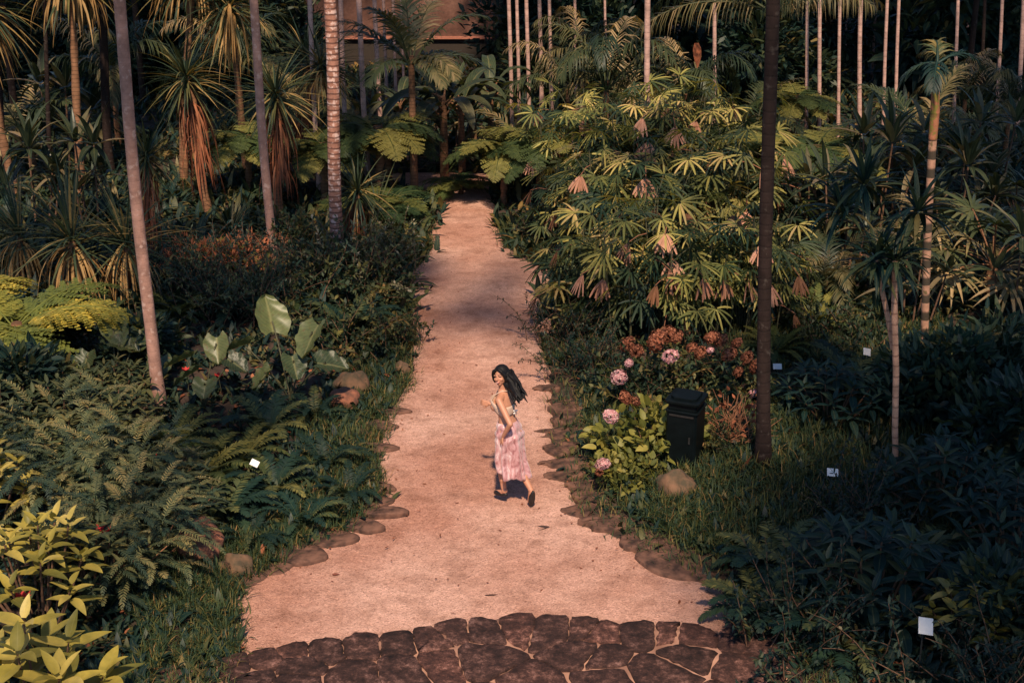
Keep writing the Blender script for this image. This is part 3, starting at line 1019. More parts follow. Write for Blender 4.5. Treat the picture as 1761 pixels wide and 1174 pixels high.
# lady palm clumps: many canes, each topped by palmate leaves
def rhapis(name, nc, hmin, hmax, rad, dead=9):
    f, dd, tr = MB(), [], MB()
    for i in range(nc):
        a = rng.uniform(0, 2 * PI); r = rad * math.sqrt(rng.random())
        h = rng.uniform(hmin, hmax)
        lean = rng.uniform(.05, .3)
        b = np.array([r * math.cos(a), r * math.sin(a), -.05])
        top = b + np.array([math.cos(a) * lean, math.sin(a) * lean, h])
        t = np.linspace(0, 1, 8)[:, None]
        tr.tube(b * (1 - t) + top * t, .013, 5, False)
        nl = rng.integers(4, 7)
        for k in range(nl):
            u = 1 - .42 * (k / nl) * rng.uniform(.7, 1.2)
            az = a + k * 2.4 + rng.normal(0, .4)
            el = rng.uniform(.1, .75) if k else 1.0
            T, S = dirs(az, el)
            p0 = b * (1 - u) + top * u
            L = rng.uniform(.25, .42)
            p1 = p0 + T * L
            tr.tube([p0, (p0 + p1) / 2 + [0, 0, .02], p1], .006, 4, False)
            fan(f, p1, az + rng.normal(0, .25), el - rng.uniform(.8, 1.55), rng.uniform(.29, .44), rng.integers(8, 12), .04, rng.uniform(80, 115), .6, rng.normal(0, .35))
        for k in range(2):
            if rng.random() < dead / (2 * nc):
                u = rng.uniform(.7, 1.05)
                az = a + rng.normal(0, 1.2)
                p0 = b * (1 - u) + top * u
                T, S = dirs(az, -.2)
                m1 = MB()
                c1 = p0 + T * .42
                fan(m1, c1, az, -1.15, rng.uniform(.26, .36), 7, .045, rng.uniform(25, 45), .5)
                m1.tube([p0, (p0 + c1) / 2 + [0, 0, .04], c1 + (T * .04)], .008, 4)
                dd.append(m1.mesh('dead_fan', G['dead']))
    reg(name, fans=f.mesh(name + '_fans', G['rhapis']), canes=tr.mesh(name + '_canes', M_CANE), dead_fan=dd)


rhapis('lady_palm', 19, .4, 1.85, .6, 9)
rhapis('lady_palm_tall', 20, .6, 2.4, .65, 11)
rhapis('lady_palm_low', 14, .25, 1.2, .5, 8)

# banana-like plants
f, tr = MB(), MB()
for i in range(9):
    az = i * 2.4; el = rng.uniform(.35, 1.2)
    T, S = dirs(az, el)
    b = np.array([0, 0, 1.15 + .05 * i])
    p = b + T * .3
    tr.tube([b, b + T * .15, p], [.03, .022, .015], 5, False)
    f.ribbons(p[None], T[None], S[None], rng.uniform(.95, 1.35), rng.uniform(.24, .34), rng.uniform(1.4, 2.6), 9, paddle, .3, 2)
tr.tube([(0, 0, -.1), (.01, 0, .6), (0, .01, 1.2), (0, 0, 1.6)], [.09, .08, .065, .04], 9)
reg('banana', leaves=f.mesh('banana_leaves', G['banana']), trunk=tr.mesh('banana_trunk', T_FIBRE))

# broad low plants with paddles (dark, cordyline fruticosa like)
f, tr = MB(), MB()
for c in range(5):
    bx, by = rng.normal(0, .3, 2); h = rng.uniform(.4, 1.3)
    tr.tube([(bx * .6, by * .6, -.05), (bx, by, h)], [.018, .012], 5, False)
    n = 16
    az = rng.uniform(0, 2 * PI, n); el = rng.uniform(-.2, 1.3, n)
    T, S = dirs(az, el)
    f.ribbons(np.array([bx, by, h]) + T * .05, T, S, rng.uniform(.4, .65, n), rng.uniform(.07, .11, n), rng.uniform(.6, 1.6, n), 6, lance, .35, 2)
reg('ti_plant', leaves=f.mesh('ti_leaves', leaf_mat('leaf_ti', [(0, (.02, .035, .025)), (.6, (.05, .065, .035)), (1, (.2, .15, .09))], .28, .2, .3)), stems=tr.mesh('ti_stems', M_STEM))

# tall palms' crowns (above the picture) and the crown of the added shade trees
def crown(nf, L, seed):
    f = MB()
    for i in range(nf):
        az = i * 2.4 + rng.normal(0, .1)
        T, S = dirs(az, 0)
        pinnate(f, np.array([0, 0, 0.]) + T * .06, az, rng.uniform(-.15, 1.2), L * rng.uniform(.8, 1.1), rng.uniform(1.2, 2.0), 34, .6, .055, 60, .9, .025, .12, .2)
    return f.mesh('palm_crown', G['frond'])


CROWNS = [crown(16, 2.3, 1), crown(13, 2.0, 2), crown(18, 2.6, 3)]
BC = [(0, 0, 0, 2.2, .6), (1.6, .6, .3, 1.6, .6), (-1.6, -.5, .2, 1.7, .6), (.3, -1.7, -.1, 1.5, .6), (-.3, 1.7, .4, 1.6, .6), (1.2, -1.2, .9, 1.3, .6), (-1.1, 1.1, 1.1, 1.3, .6)]
f, st = MB(), MB()
cloud(f, [(x, y, z + 20, r, fz) for x, y, z, r, fz in BC], 5200, .30, .13, segs=2, shell=.35)
CANOPY = f.mesh('added_tree_crown', G['mid'])
CANOPY.transform(Matrix.Translation((0, 0, -20)))

# ------------------------------------------------------------------ tall palms
def tall_palm(label, b, tx, wpx, mat=T_SLIM, H=None, cr=None, name='slender_palm', ty=0.0, group='tall slim palms', cs=1.0, curve=0.0, flare=1.55, Y=None):
    g = ground(*b) if Y is None else Vector((PY(b[0], b[1], Y).x, Y, 0.1))
    top = PY(tx, ty, g.y)
    Hh = H or random.uniform(9.0, 12.0)
    k = (Hh - g.z) / (top.z - g.z)
    end = Vector((g.x + (top.x - g.x) * min(k, 2.7), g.y + random.uniform(-.15, .15), Hh))
    r = wpx / 2 / pxm(g.y, 2) * (.88 if group == 'tall slim palms' else 1)
    t = empty(name, g)
    tag(t, label, 'palm', group)
    n = 44
    u = np.linspace(0, 1, n)
    e = np.array(end - g)
    pts = u[:, None] * e
    # below the frame top follow the seen line exactly, a little sway
    pts[:, 0] += curve * np.sin(u * PI * 2.2) + r * .25 * np.sin(u * 11 + g.x)
    pts[0, 2] -= .15
    rad = r * (1.0 + (flare - 1) * np.exp(-u * 45) - .22 * u) * (1 + .02 * np.sin(u * 90))
    m = MB()
    m.tube(pts, rad, 12)
    link('trunk', m.mesh('palm_trunk', mat), t)
    c = link('crown', CROWNS[cr if cr is not None else random.randrange(3)], t, e, (0, 0, random.uniform(0, 6.28)), cs)
    return t


tall_palm('thick smooth grey palm trunk leaning outward from the ferns by the large round leaves', (272, 700), 204, 22, T_PALE, 10.5, 1, 'palm_tree', group='stout palms')
tall_palm('smooth grey palm trunk rising between two spiky cordylines, well behind the nearest leaning one', (471, 458), 434, 16, T_PALE, 9.5, 1, 'palm_tree', group='stout palms')
tall_palm('stout palm trunk blotched white and rust with close rings, behind the pale shrub', (584, 462), 565, 23, T_RING, 9.5, 0, 'palm_tree', group='stout palms')
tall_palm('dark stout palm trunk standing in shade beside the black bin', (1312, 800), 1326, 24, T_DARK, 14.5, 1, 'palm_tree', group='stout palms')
for lab, b, tx, w in [
    ('thin pale palm trunk half hidden by spiky leaves just before the ringed palm', (549, 335), 533, 10),
    ('thin pale palm trunk directly behind the white and rust ringed palm', (598, 305), 585, 10),
    ('thin leaning palm trunk rising out of a tree fern past the ringed palm', (634, 315), 616, 11),
    ('thin palm trunk between the tree fern and the small coconut palm', (657, 240), 643, 9),
    ('very thin palm trunk against the pink wall, nearest the ringed palm', (665, 165), 660, 6),
    ('very thin palm trunk against the pink wall, middle of three', (681, 165), 677, 6),
    ('very thin palm trunk against the pink wall, beside the coconut palm fronds', (695, 165), 690, 5),
    ('thin dark palm trunk hugging the dark corner of the pink wall', (869, 160), 866, 6),
    ('thin palm trunk past the pink wall corner, first of four close together', (881, 245), 873, 8),
    ('thin palm trunk past the pink wall corner, second of four close together', (893, 245), 889, 7),
    ('thin palm trunk past the pink wall corner, third of four close together', (910, 240), 905, 8),
    ('thin palm trunk past the pink wall corner, last of four close together', (931, 190), 926, 8),
    ('slim palm trunk rising behind the drooping fronds left of the lady palm bed', (967, 160), 963, 9),
    ('slim pale palm trunk rising out of the arching feather palm', (1018, 130), 1015, 9),
    ('very thin palm trunk between two arching feather palms', (1045, 200), 1038, 5),
    ('very thin palm trunk behind the arching feather palms', (1069, 160), 1068, 5),
    ('pale palm trunk rising out of the middle of the lady palm bed', (1115, 335), 1112, 12),
    ('very thin palm trunk behind the big hanging frond', (1157, 120), 1157, 6),
    ('thin reddish palm trunk under the hanging frond, beside the orange leaf', (1229, 225), 1226, 8),
    ('thin pale palm trunk beyond the dark trunk, nearest to it', (1407, 245), 1409, 8),
    ('very thin faint palm trunk far off in the dark wood', (1453, 115), 1454, 4),
    ('pale palm trunk standing clear in the dark wood, the brightest there', (1477, 240), 1479, 9),
    ('thin palm trunk of a close pair in the dark wood, the paler one', (1519, 225), 1524, 7),
    ('thin palm trunk of a close pair in the dark wood, the shorter one', (1540, 220), 1543, 7),
    ('very thin palm trunk beyond the banded trunk', (1660, 120), 1661, 5),
    ('thin dim palm trunk between the banded trunk and the edge of the view', (1684, 225), 1688, 7),
    ('very thin far palm trunk just before the lone pale trunk', (1090, 150), 1089, 5),
    ('very thin far palm trunk between the hanging frond and the dark pole', (1285, 150), 1284, 5),
    ('very thin far palm trunk just past the dark pole', (1365, 140), 1366, 5),
    ('very thin far palm trunk right after the brightest thin trunk', (1500, 140), 1502, 5),
    ('very thin far palm trunk right after the close pair', (1572, 140), 1575, 5),
    ('very thin far palm trunk just before the edge of the view', (1722, 140), 1726, 5),
    ('thin pale palm trunk between the fourth close trunk and the drooping fronds', (948, 200), 944, 7),
    ('thin pale palm trunk just left of the arching feather palm', (990, 190), 988, 6),
    ('thin pale palm trunk two places past the dark pole', (1385, 235), 1388, 7),
    ('thin pale palm trunk in front of the far faint one', (1440, 240), 1443, 7),
    ('thin pale palm trunk just beyond the crooked banded palm', (1640, 235), 1644, 7),
    ('thin pale palm trunk near the edge, leaning slightly', (1712, 230), 1718, 7),
    ('reddish thin palm trunk at the far edge of the dark wood', (1748, 235), 1755, 9),
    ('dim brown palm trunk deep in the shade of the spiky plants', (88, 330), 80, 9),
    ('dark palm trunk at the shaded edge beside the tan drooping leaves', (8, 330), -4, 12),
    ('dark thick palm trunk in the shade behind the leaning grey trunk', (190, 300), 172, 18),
]:
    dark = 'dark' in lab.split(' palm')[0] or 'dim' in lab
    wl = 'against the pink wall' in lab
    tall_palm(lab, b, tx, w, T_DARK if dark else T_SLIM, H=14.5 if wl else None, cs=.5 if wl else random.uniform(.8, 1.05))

# palm whose crown just dips into view with a hanging frond
def hanging_palm():
    g = Vector((PY(1322, 215, 30).x, 30, .1))
    t = empty('feather_palm', g)
    tag(t, 'palm behind the dark stout trunk with long fronds of hanging leaflets', 'palm')
    top = PY(1324, 20, 30) - g
    m = MB()
    u = np.linspace(0, 1, 20)[:, None]
    m.tube(u * np.array(top), .05, 8)
    link('trunk', m.mesh('hanging_trunk', T_SLIM), t)
    f = MB()
    for az, el, L, dr in ((PI + .05, .3, 3.0, 1.3), (PI - .5, .5, 2.8, 1.5), (.3, .5, 2.8, 1.4), (1.5, .6, 2.6, 1.6), (-1.3, .7, 2.6, 1.3), (2.2, .9, 2.6, 1.4), (4.2, .9, 2.6, 1.3), (5.5, .6, 2.6, 1.4)):
        pinnate(f, np.array(top), az, el, L, dr, 40, .95, .035, 60, 5.0, .03, .1, .6)
    link('fronds', f.mesh('hanging_fronds', G['frond']), t)


hanging_palm()

# banded trunk with a bent top
g = ground(1592, 628)
t = empty('palm_tree', g)
tag(t, 'crooked palm with dark and pale bands and a reddish crownshaft', 'palm')
pp = [PY(x, y, g.y) - g for x, y in ((1592, 632), (1590, 560), (1593, 470), (1596, 380), (1601, 290), (1604, 240))]
m = MB(); m.tube(resample(np.array([(p.x, p.z) for p in pp]), 40)[:, [0, 0, 1]] * [1, 0, 1], .055, 12)
link('trunk', m.mesh('banded_trunk', T_BAND), t)
pp = [PY(x, y, g.y) - g for x, y in ((1604, 240), (1608, 190), (1609, 140), (1612, 110))]
m = MB(); m.tube([tuple(p) for p in pp], [.058, .062, .05, .028], 12)
link('crownshaft', m.mesh('crownshaft', trunk_mat('bark_crownshaft', (.30, .12, .065), (.16, .06, .04), 3, .4, (.17, .14, .035), .5)), t)
f = MB()
c = np.array(pp[-1])
for az, el, L in ((.2, .6, .75), (2.9, .1, .55), (1.4, 1.0, .6), (-1.9, .3, .7)):
    pinnate(f, c, az, el, L, 2.2, 18, .3, .035, 55, 1.6, .025, .2, .3)
link('fronds', f.mesh('banded_fronds', G['dark']), t)

# thin pale stem with a tufted crown, two stems
g = ground(1540, 828)
t = empty('dragon_tree', g)
tag(t, 'slim pale-stemmed young tree with two stems and dark tufted leaves', 'tree')
m = MB()
a = [PY(x, y, g.y) - g for x, y in ((1541, 832), (1539, 740), (1541, 640), (1538, 540), (1540, 450))]
m.tube(resample(np.array([(p.x, p.z) for p in a]), 40)[:, [0, 0, 1]] * [1, 0, 1], .036, 10)
link('trunk', m.mesh('dragon_trunk', T_THIN), t)
m = MB()
b = [PY(x, y, g.y + .1) - g for x, y in ((1536, 600), (1527, 545), (1516, 495), (1507, 448))]
m.tube([tuple(p) for p in b], [.032, .03, .028, .025], 9)
link('side_stem', m.mesh('dragon_side', T_THIN), t)
f = MB()
for c in (a[-1], b[-1], a[-1] + Vector((.25, .2, .5)), b[-1] + Vector((-.35, .3, .45)), b[-1] + Vector((-.1, .4, .75))):
    n = 45
    az = rng.uniform(0, 2 * PI, n); el = rng.uniform(-.5, 1.4, n)
    T, S = dirs(az, el)
    f.ribbons(np.array(c) + T * .04, T, S, rng.uniform(.4, .65, n), .06, rng.uniform(.6, 1.8, n), 6, lance, .3, 2)
link('crown', f.mesh('dragon_crown', G['dark']), t)

# ------------------------------------------------------------------ added trees above and beside the view, placed to cast shade
def added_shade_tree(label, x, y, h, s, trunk_r=.09, sz=1.0, dx=.3, dy=.2, cs=None):
    t = empty('added_shade_tree', (x, y, .1))
    tag(t, label, 'tree', 'added trees placed to shade the garden')
    m = MB()
    u = np.linspace(0, 1, 14)[:, None]
    m.tube(u * np.array([0, 0, h]) + u ** 3 * np.array([dx, dy, 0]), np.linspace(trunk_r, trunk_r * .5, 14), 10)
    for k in range(6):
        a = k * 1.05
        e = np.array([dx + 1.8 * s * math.cos(a), dy + 1.8 * s * math.sin(a), h + .5])
        b = np.array([dx * .42, dy * .42, h * .75])
        m.tube([b, (b + e) / 2 + [0, 0, .3], e], [trunk_r * .4, trunk_r * .25, .03], 6)
    link('trunk', m.mesh('added_tree_trunk', T_DARK), t)
    c = link('crown', CANOPY, t, (dx, dy, h + .4), (0, 0, random.uniform(0, 6.28)))
    c.scale = cs or (s, s, s * sz)


SUN_EL, SUN_AZ = R(52), math.atan2(-1.0, .015)     # direction towards the sun, azimuth from +X
sun_dir = Vector((math.cos(SUN_EL) * math.cos(SUN_AZ), math.cos(SUN_EL) * math.sin(SUN_AZ), math.sin(SUN_EL)))


def shade(gx, gy, h, s, label, sz=1.0, tz=.3, bx=None):
    """adds a tree, its crown placed to shade the spot gx, gy"""
    k = (h - tz) / sun_dir.z
    x, y = gx + sun_dir.x * k, gy + sun_dir.y * k
    bx = x if bx is None else bx
    added_shade_tree(label, bx, y, h, s, sz=sz, dx=x - bx + .3)


for gx, gy, h, s in [(3.9, 11.6, 11, .8), (6.4, 13.0, 11, .9), (5.6, 14.6, 11.5, .7), (8.3, 17, 11.5, .8), (9.8, 21.5, 11, .9), (10.5, 25.5, 11, 1.1), (12.5, 31, 11.5, 1.2), (8.3, 27, 11, .9),
                     (14, 38, 12, 1.4), (19, 44, 12, 1.5), (12, 47, 12.5, 1.6),
                     (-12, 35, 11.5, 1.2), (-15, 41, 12, 1.4), (-11.5, 41, 12, 1.1), (-10, 47, 12.5, 1.6)]:
    shade(gx, gy, h, s, 'added broad dark tree whose unseen crown is placed to shade the garden', tz=1.0)  # crowns out of view, added to darken the beds and wood
shade(3.55, 15.7, 16, .42, 'small added tree out of view, placed to shade the dark stout trunk', tz=3.0)  # added to block the sun from the dark trunk
added_shade_tree('added unseen leaning tree on the bin side, crown flattened to shade the path', 4.8, 1.4, 22, .36, dx=-4.6, dy=2.0, cs=(.62, .16, .16))  # added; squashed crown throws a band of shade across the path
added_shade_tree('added unseen leaning tree on the fern side, crown flattened to shade the path', -4.9, 2.2, 22, .36, dx=5.0, dy=3.0, cs=(.7, .13, .13))  # second added tree, squashed the same way for another band
for gx, gy, s_, bx in [(-3.9, 15.2, .3, None), (-4.9, 19.8, .5, -5.6), (-2.7, 22.0, .5, -6.4), (-7.5, 22.5, .7, -8.5), (2.9, 20.6, .28, 6.6)]:
    shade(gx, gy, 16, s_, 'tall thin-crowned tree out of view, added to dapple the beds', tz=1.0, bx=bx)  # unseen crowns added for dappled shade on the beds

# ------------------------------------------------------------------ far dark wood
WOOD = 'dark trees closing the view behind the palms'
k = 0
for Yr, step in ((40, 2.6), (47, 3.0), (55, 3.6)):
    x = -.42 * Yr
    while x < .42 * Yr:
        jx, jy = x + random.uniform(-.8, .8), Yr + random.uniform(-2, 2)
        cxp = W0 / 2 + jx * pxm(jy, 2)
        gap = 540 < cxp < 880
        if gap:
            x += step
            continue
        s = random.uniform(1.2, 1.75)
        kind = 'wood_tree' if k % 3 else 'wood_tree_broad'
        place(kind, 'understorey_tree', 'dark bushy tree of the shaded wood behind the palm trunks', 'tree', (jx, jy, 0), None, s, WOOD, sz=1.0)
        k += 1
        x += step

# ------------------------------------------------------------------ pink building end
def wall_mat():
    m, nt, out = newmat('pink_render')
    tc = N(nt, 'ShaderNodeTexCoord')
    n1 = N(nt, 'ShaderNodeTexNoise', i_Scale=1.3, i_Detail=6.0, i_Roughness=.65)
    n2 = N(nt, 'ShaderNodeTexNoise', i_Scale=14.0, i_Detail=5.0, i_Roughness=.7)
    for n in (n1, n2):
        nt.links.new(tc.outputs['Object'], n.inputs['Vector'])
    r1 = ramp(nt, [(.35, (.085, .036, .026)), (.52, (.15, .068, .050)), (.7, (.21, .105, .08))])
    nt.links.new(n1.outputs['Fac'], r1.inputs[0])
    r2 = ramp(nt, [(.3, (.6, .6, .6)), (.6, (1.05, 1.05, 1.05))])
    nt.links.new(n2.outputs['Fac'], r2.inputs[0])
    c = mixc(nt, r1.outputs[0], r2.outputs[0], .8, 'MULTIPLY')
    bs = N(nt, 'ShaderNodeBsdfPrincipled', i_Roughness=.9)
    nt.links.new(c, bs.inputs['Base Color'])
    bp = N(nt, 'ShaderNodeBump', i_Strength=.5, i_Distance=.03)
    nt.links.new(n2.outputs['Fac'], bp.inputs['Height'])
    nt.links.new(bp.outputs[0], bs.inputs['Normal'])
    nt.links.new(bs.outputs[0], out.inputs[0])
    return m


BY = 45.0
x0, x1 = PY(525, 30, BY).x, PY(848, 30, BY).x
bt = empty('garden_building', ((x0 + x1) / 2, BY, 0))
tag(bt, 'weathered salmon pink building wall seen between the palm trunks', 'building')
zb = PY(800, 66, BY).z
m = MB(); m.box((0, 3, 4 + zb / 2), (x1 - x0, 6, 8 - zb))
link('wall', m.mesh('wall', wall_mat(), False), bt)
m = MB(); m.box((0, 3, zb / 2), (x1 - x0 - .06, 5.9, zb - .01))
link('base_course', m.mesh('base', plain_mat('base_dark', (.035, .025, .02), .9), False), bt)
m = MB(); m.box((0, -.03, zb + .02), (x1 - x0 + .02, .1, .08))
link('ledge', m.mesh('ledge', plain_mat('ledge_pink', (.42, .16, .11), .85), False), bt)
m = MB(); m.box(((x1 - x0) / 2 + .13, -.02, 4), (.26, .3, 8))
link('corner_post', m.mesh('post', plain_mat('post_dark', (.03, .025, .022), .8), False), bt)
m = MB()
m.box((0, 3, 8.15), (x1 - x0 + 1, 7, .25))
link('roof', m.mesh('roof', plain_mat('roof_tile', (.25, .09, .05), .8), False), bt)

# ------------------------------------------------------------------ planting
def put(kind, name, cat, b, s, label, group=None, rz=None, sz=None):
    return place(kind, name, label, cat, ground(*b), rz, s, group, sz)


SPK = 'spiky cordylines'
for b, kind, s, lab in [
    ((362, 372), 'cordyline', 1.05, 'round-crowned cordyline with a rust-red hanging skirt, between the two smooth grey trunks'),
    ((486, 392), 'cordyline', 1.0, 'spiky cordyline just behind the second smooth grey trunk'),
    ((592, 335), 'cordyline_tall', .72, 'dark spiky cordyline behind the white and rust ringed palm'),
    ((606, 418), 'cordyline_young', .95, 'short spiky cordyline with a rusty skirt at the foot of the ringed palm'),
    ((318, 320), 'cordyline_tall', 1.15, 'tall cordyline with straw-coloured drooping leaves over the round-crowned one'),
    ((425, 300), 'cordyline_straw', 1.05, 'tall cordyline with drooping straw leaves beside the second grey trunk'),
    ((140, 330), 'cordyline_tall', 1.15, 'tall cordyline with tan drooping leaves left of the leaning grey trunk'),
    ((30, 345), 'cordyline_straw', 1.1, 'tall shaded cordyline at the dark edge of the garden'),
    ((255, 480), 'cordyline', .8, 'dark low cordyline against the leaning grey trunk'),
    ((530, 300), 'cordyline', 1.0, 'dark cordyline behind the thin pale trunk beside the ringed palm'),
]:
    o_ = put(kind, 'cordyline', 'shrub', b, s, lab, SPK)
    o_.rotation_euler.x, o_.rotation_euler.y = random.uniform(-.18, .18), random.uniform(-.18, .18)
put('mop_plant', 'strap_leaf_plant', 'plant', (130, 525), 1.05, 'mop of drooping yellowish strap leaves over the golden fern', 'drooping strap plants')
put('mop_plant', 'strap_leaf_plant', 'plant', (222, 520), .95, 'darker mop of drooping strap leaves touching the leaning grey trunk', 'drooping strap plants')
put('mop_plant', 'strap_leaf_plant', 'plant', (40, 500), .9, 'shaded mop of strap leaves behind the golden fern', 'drooping strap plants')
put('tuft', 'strap_leaf_plant', 'plant', (400, 420), 1.1, 'upright tuft of strap leaves behind the small-leaved grey shrub', 'drooping strap plants')
put('tuft', 'strap_leaf_plant', 'plant', (560, 470), 1.0, 'upright tuft of strap leaves just left of the ringed palm foot', 'drooping strap plants')
put('tuft', 'strap_leaf_plant', 'plant', (650, 385), 1.2, 'upright tuft of strap leaves beside the short rusty cordyline', 'drooping strap plants')

TF = 'tree ferns'
for b, kind, s, lab in [
    ((652, 345), 'tree_fern', 1.15, 'bright tree fern under the thin trunks left of the path end'),
    ((668, 325), 'tree_fern', 1.0, 'tree fern leaning over the foot of the small coconut palm'),
    ((668, 372), 'tree_fern_low', .9, 'low bright fern spilling onto the far end of the path'),
    ((640, 390), 'tree_fern_low', .85, 'low fern below the coconut palm'),
    ((560, 350), 'tree_fern', .95, 'tree fern between the ringed palm and the spiky cordylines'),
    ((430, 330), 'tree_fern', .9, 'dim tree fern behind the round-crowned cordyline'),
    ((868, 350), 'tree_fern', .95, 'bright tree fern on the far right side of the path end'),
    ((930, 345), 'tree_fern', 1.0, 'tree fern beside the lady palm bed, under the four close trunks'),
    ((1392, 385), 'tree_fern', 1.15, 'broad bright tree fern right behind the dark stout trunk'),
    ((1345, 350), 'tree_fern', 1.0, 'tree fern half hidden by the dark stout trunk'),
    ((1365, 250), 'tree_fern', .9, 'small distant tree fern in the dark wood beyond the dark stout trunk'),
    ((792, 338), 'tree_fern_low', .7, 'dim low fern where the path disappears'),
]:
    put(kind, 'tree_fern', 'fern', b, s, lab, TF)
put('gold_fern', 'golden_fern', 'fern', (38, 665), 1.15, 'golden green tree fern with one bright yellow frond, beside the leaning grey trunk', rz=.2)
put('gold_fern', 'golden_fern', 'fern', (-60, 620), 1.0, 'golden green tree fern at the edge behind the yellow-fronded one', rz=1.2)

put('coconut_palm', 'coconut_palm', 'palm', (713, 345), 1.0, 'small coconut palm with dark arching fronds and brown trunk by the path end')
for b, s, lab in [((765, 310), 1.15, 'banana plant with pale drooping leaves behind the coconut palm'), ((795, 300), 1.0, 'banana plant nearest the dark end of the path'),
                  ((815, 265), .85, 'banana plant under the corner of the pink wall'),
                  ((690, 270), .8, 'banana plant between thin trunks and the pink wall'), ((845, 270), 1.0, 'banana plant beside the four close trunks')]:
    put('banana', 'banana_plant', 'plant', b, s, lab, 'banana plants by the path end')

for b, kind, s, lab, rz in [
    ((1040, 285), 'arching_palm', 1.15, 'feather palm with tall arching fronds behind the lady palms', .4),
    ((975, 270), 'arching_palm', .95, 'feather palm with one pale drooping frond left of the lady palm bed', 2.4),
    ((1175, 290), 'arching_palm', 1.0, 'feather palm arching out behind the lone pale trunk', 1.3),
    ((1090, 240), 'feather_palm', .9, 'distant feather palm in the dark behind the arching ones', 0),
    ((1290, 260), 'feather_palm', .8, 'feather palm in the shade behind the dark stout trunk', 2),
    ((905, 300), 'feather_palm', .75, 'dark feather palm at the foot of the four close trunks', 1),
    ((1700, 520), 'fan_palm', 1.2, 'fan palm with fraying leaves beyond the banded trunk', 1),
    ((1740, 420), 'fan_palm', 1.0, 'dim fan palm at the edge of the dark wood', 3),
]:
    put(kind, 'feather_palm' if 'fan' not in kind else 'fan_palm', 'palm', b, s, lab, 'low palms', rz)

for b, kind, s, lab in [
    ((60, 300), 'feather_palm', 1.0, 'shaded feather palm under the tan cordylines at the edge'),
    ((205, 255), 'arching_palm', 1.1, 'shaded arching palm behind the leaning grey trunk'),
    ((415, 250), 'arching_palm', 1.1, 'shaded arching palm between the two smooth grey trunks'),
    ((515, 245), 'feather_palm', 1.1, 'feather palm behind the second grey trunk'),
    ((1000, 205), 'arching_palm', 1.0, 'far arching palm behind the drooping pale frond'),
    ((1575, 300), 'feather_palm', 1.0, 'dark feather palm at the back of the banded trunk'),
    ((1650, 265), 'arching_palm', .85, 'arching palm in shade right of the banded trunk'),
    ((1725, 290), 'arching_palm', .85, 'arching palm in shade at the far edge'),
    ((1620, 480), 'feather_palm', .7, 'low dark feather palm right of the two-stemmed tree'),
    ((1420, 520), 'feather_palm', .55, 'low feather palm between the dark pole and the two-stemmed tree'),
]:
    put(kind, 'feather_palm', 'palm', b, s, lab, 'low palms')

LADY = 'lady palms in one bed'
for b, kind, s, lab in [
    ((985, 412), 'lady_palm', .85, 'lady palm at the path edge of the bed, farthest along the path'),
    ((1045, 472), 'lady_palm', 1.0, 'lady palm leaning over the bulge of the path'),
    ((1040, 555), 'lady_palm', .95, 'lady palm in front, nearest the path and the rust flower heads'),
    ((1105, 575), 'lady_palm_tall', .9, 'lady palm in front, straight above the rust flower heads'),
    ((1175, 575), 'lady_palm_tall', .85, 'lady palm in front, above the pink flower head'),
    ((1240, 570), 'lady_palm_tall', .8, 'lady palm in front, second from the dark stout trunk'),
    ((1290, 560), 'lady_palm_tall', .85, 'lady palm in front, touching the dark stout trunk'),
    ((1060, 450), 'lady_palm_tall', .95, 'tall lady palm in the second row above the path bulge'),
    ((1130, 460), 'lady_palm_tall', 1.0, 'tall lady palm in the second row in front of the lone pale trunk'),
    ((1210, 450), 'lady_palm_tall', 1.0, 'tall lady palm in the second row right of the lone pale trunk'),
    ((1280, 445), 'lady_palm_tall', .95, 'tall lady palm in the second row by the dark stout trunk'),
    ((960, 345), 'lady_palm_tall', .9, 'golden lady palm at the back corner under the close trunks'),
    ((1030, 350), 'lady_palm_tall', 1.0, 'lady palm at the back below the arching feather palm'),
    ((1100, 360), 'lady_palm_tall', 1.0, 'lady palm at the back, left of the lone pale trunk'),
    ((1170, 360), 'lady_palm_tall', 1.0, 'lady palm at the back, right of the lone pale trunk'),
    ((1250, 350), 'lady_palm_tall', 1.0, 'lady palm at the back, nearest the dark stout trunk'),
]:
    put(kind, 'lady_palm', 'palm', b, s, lab, LADY)

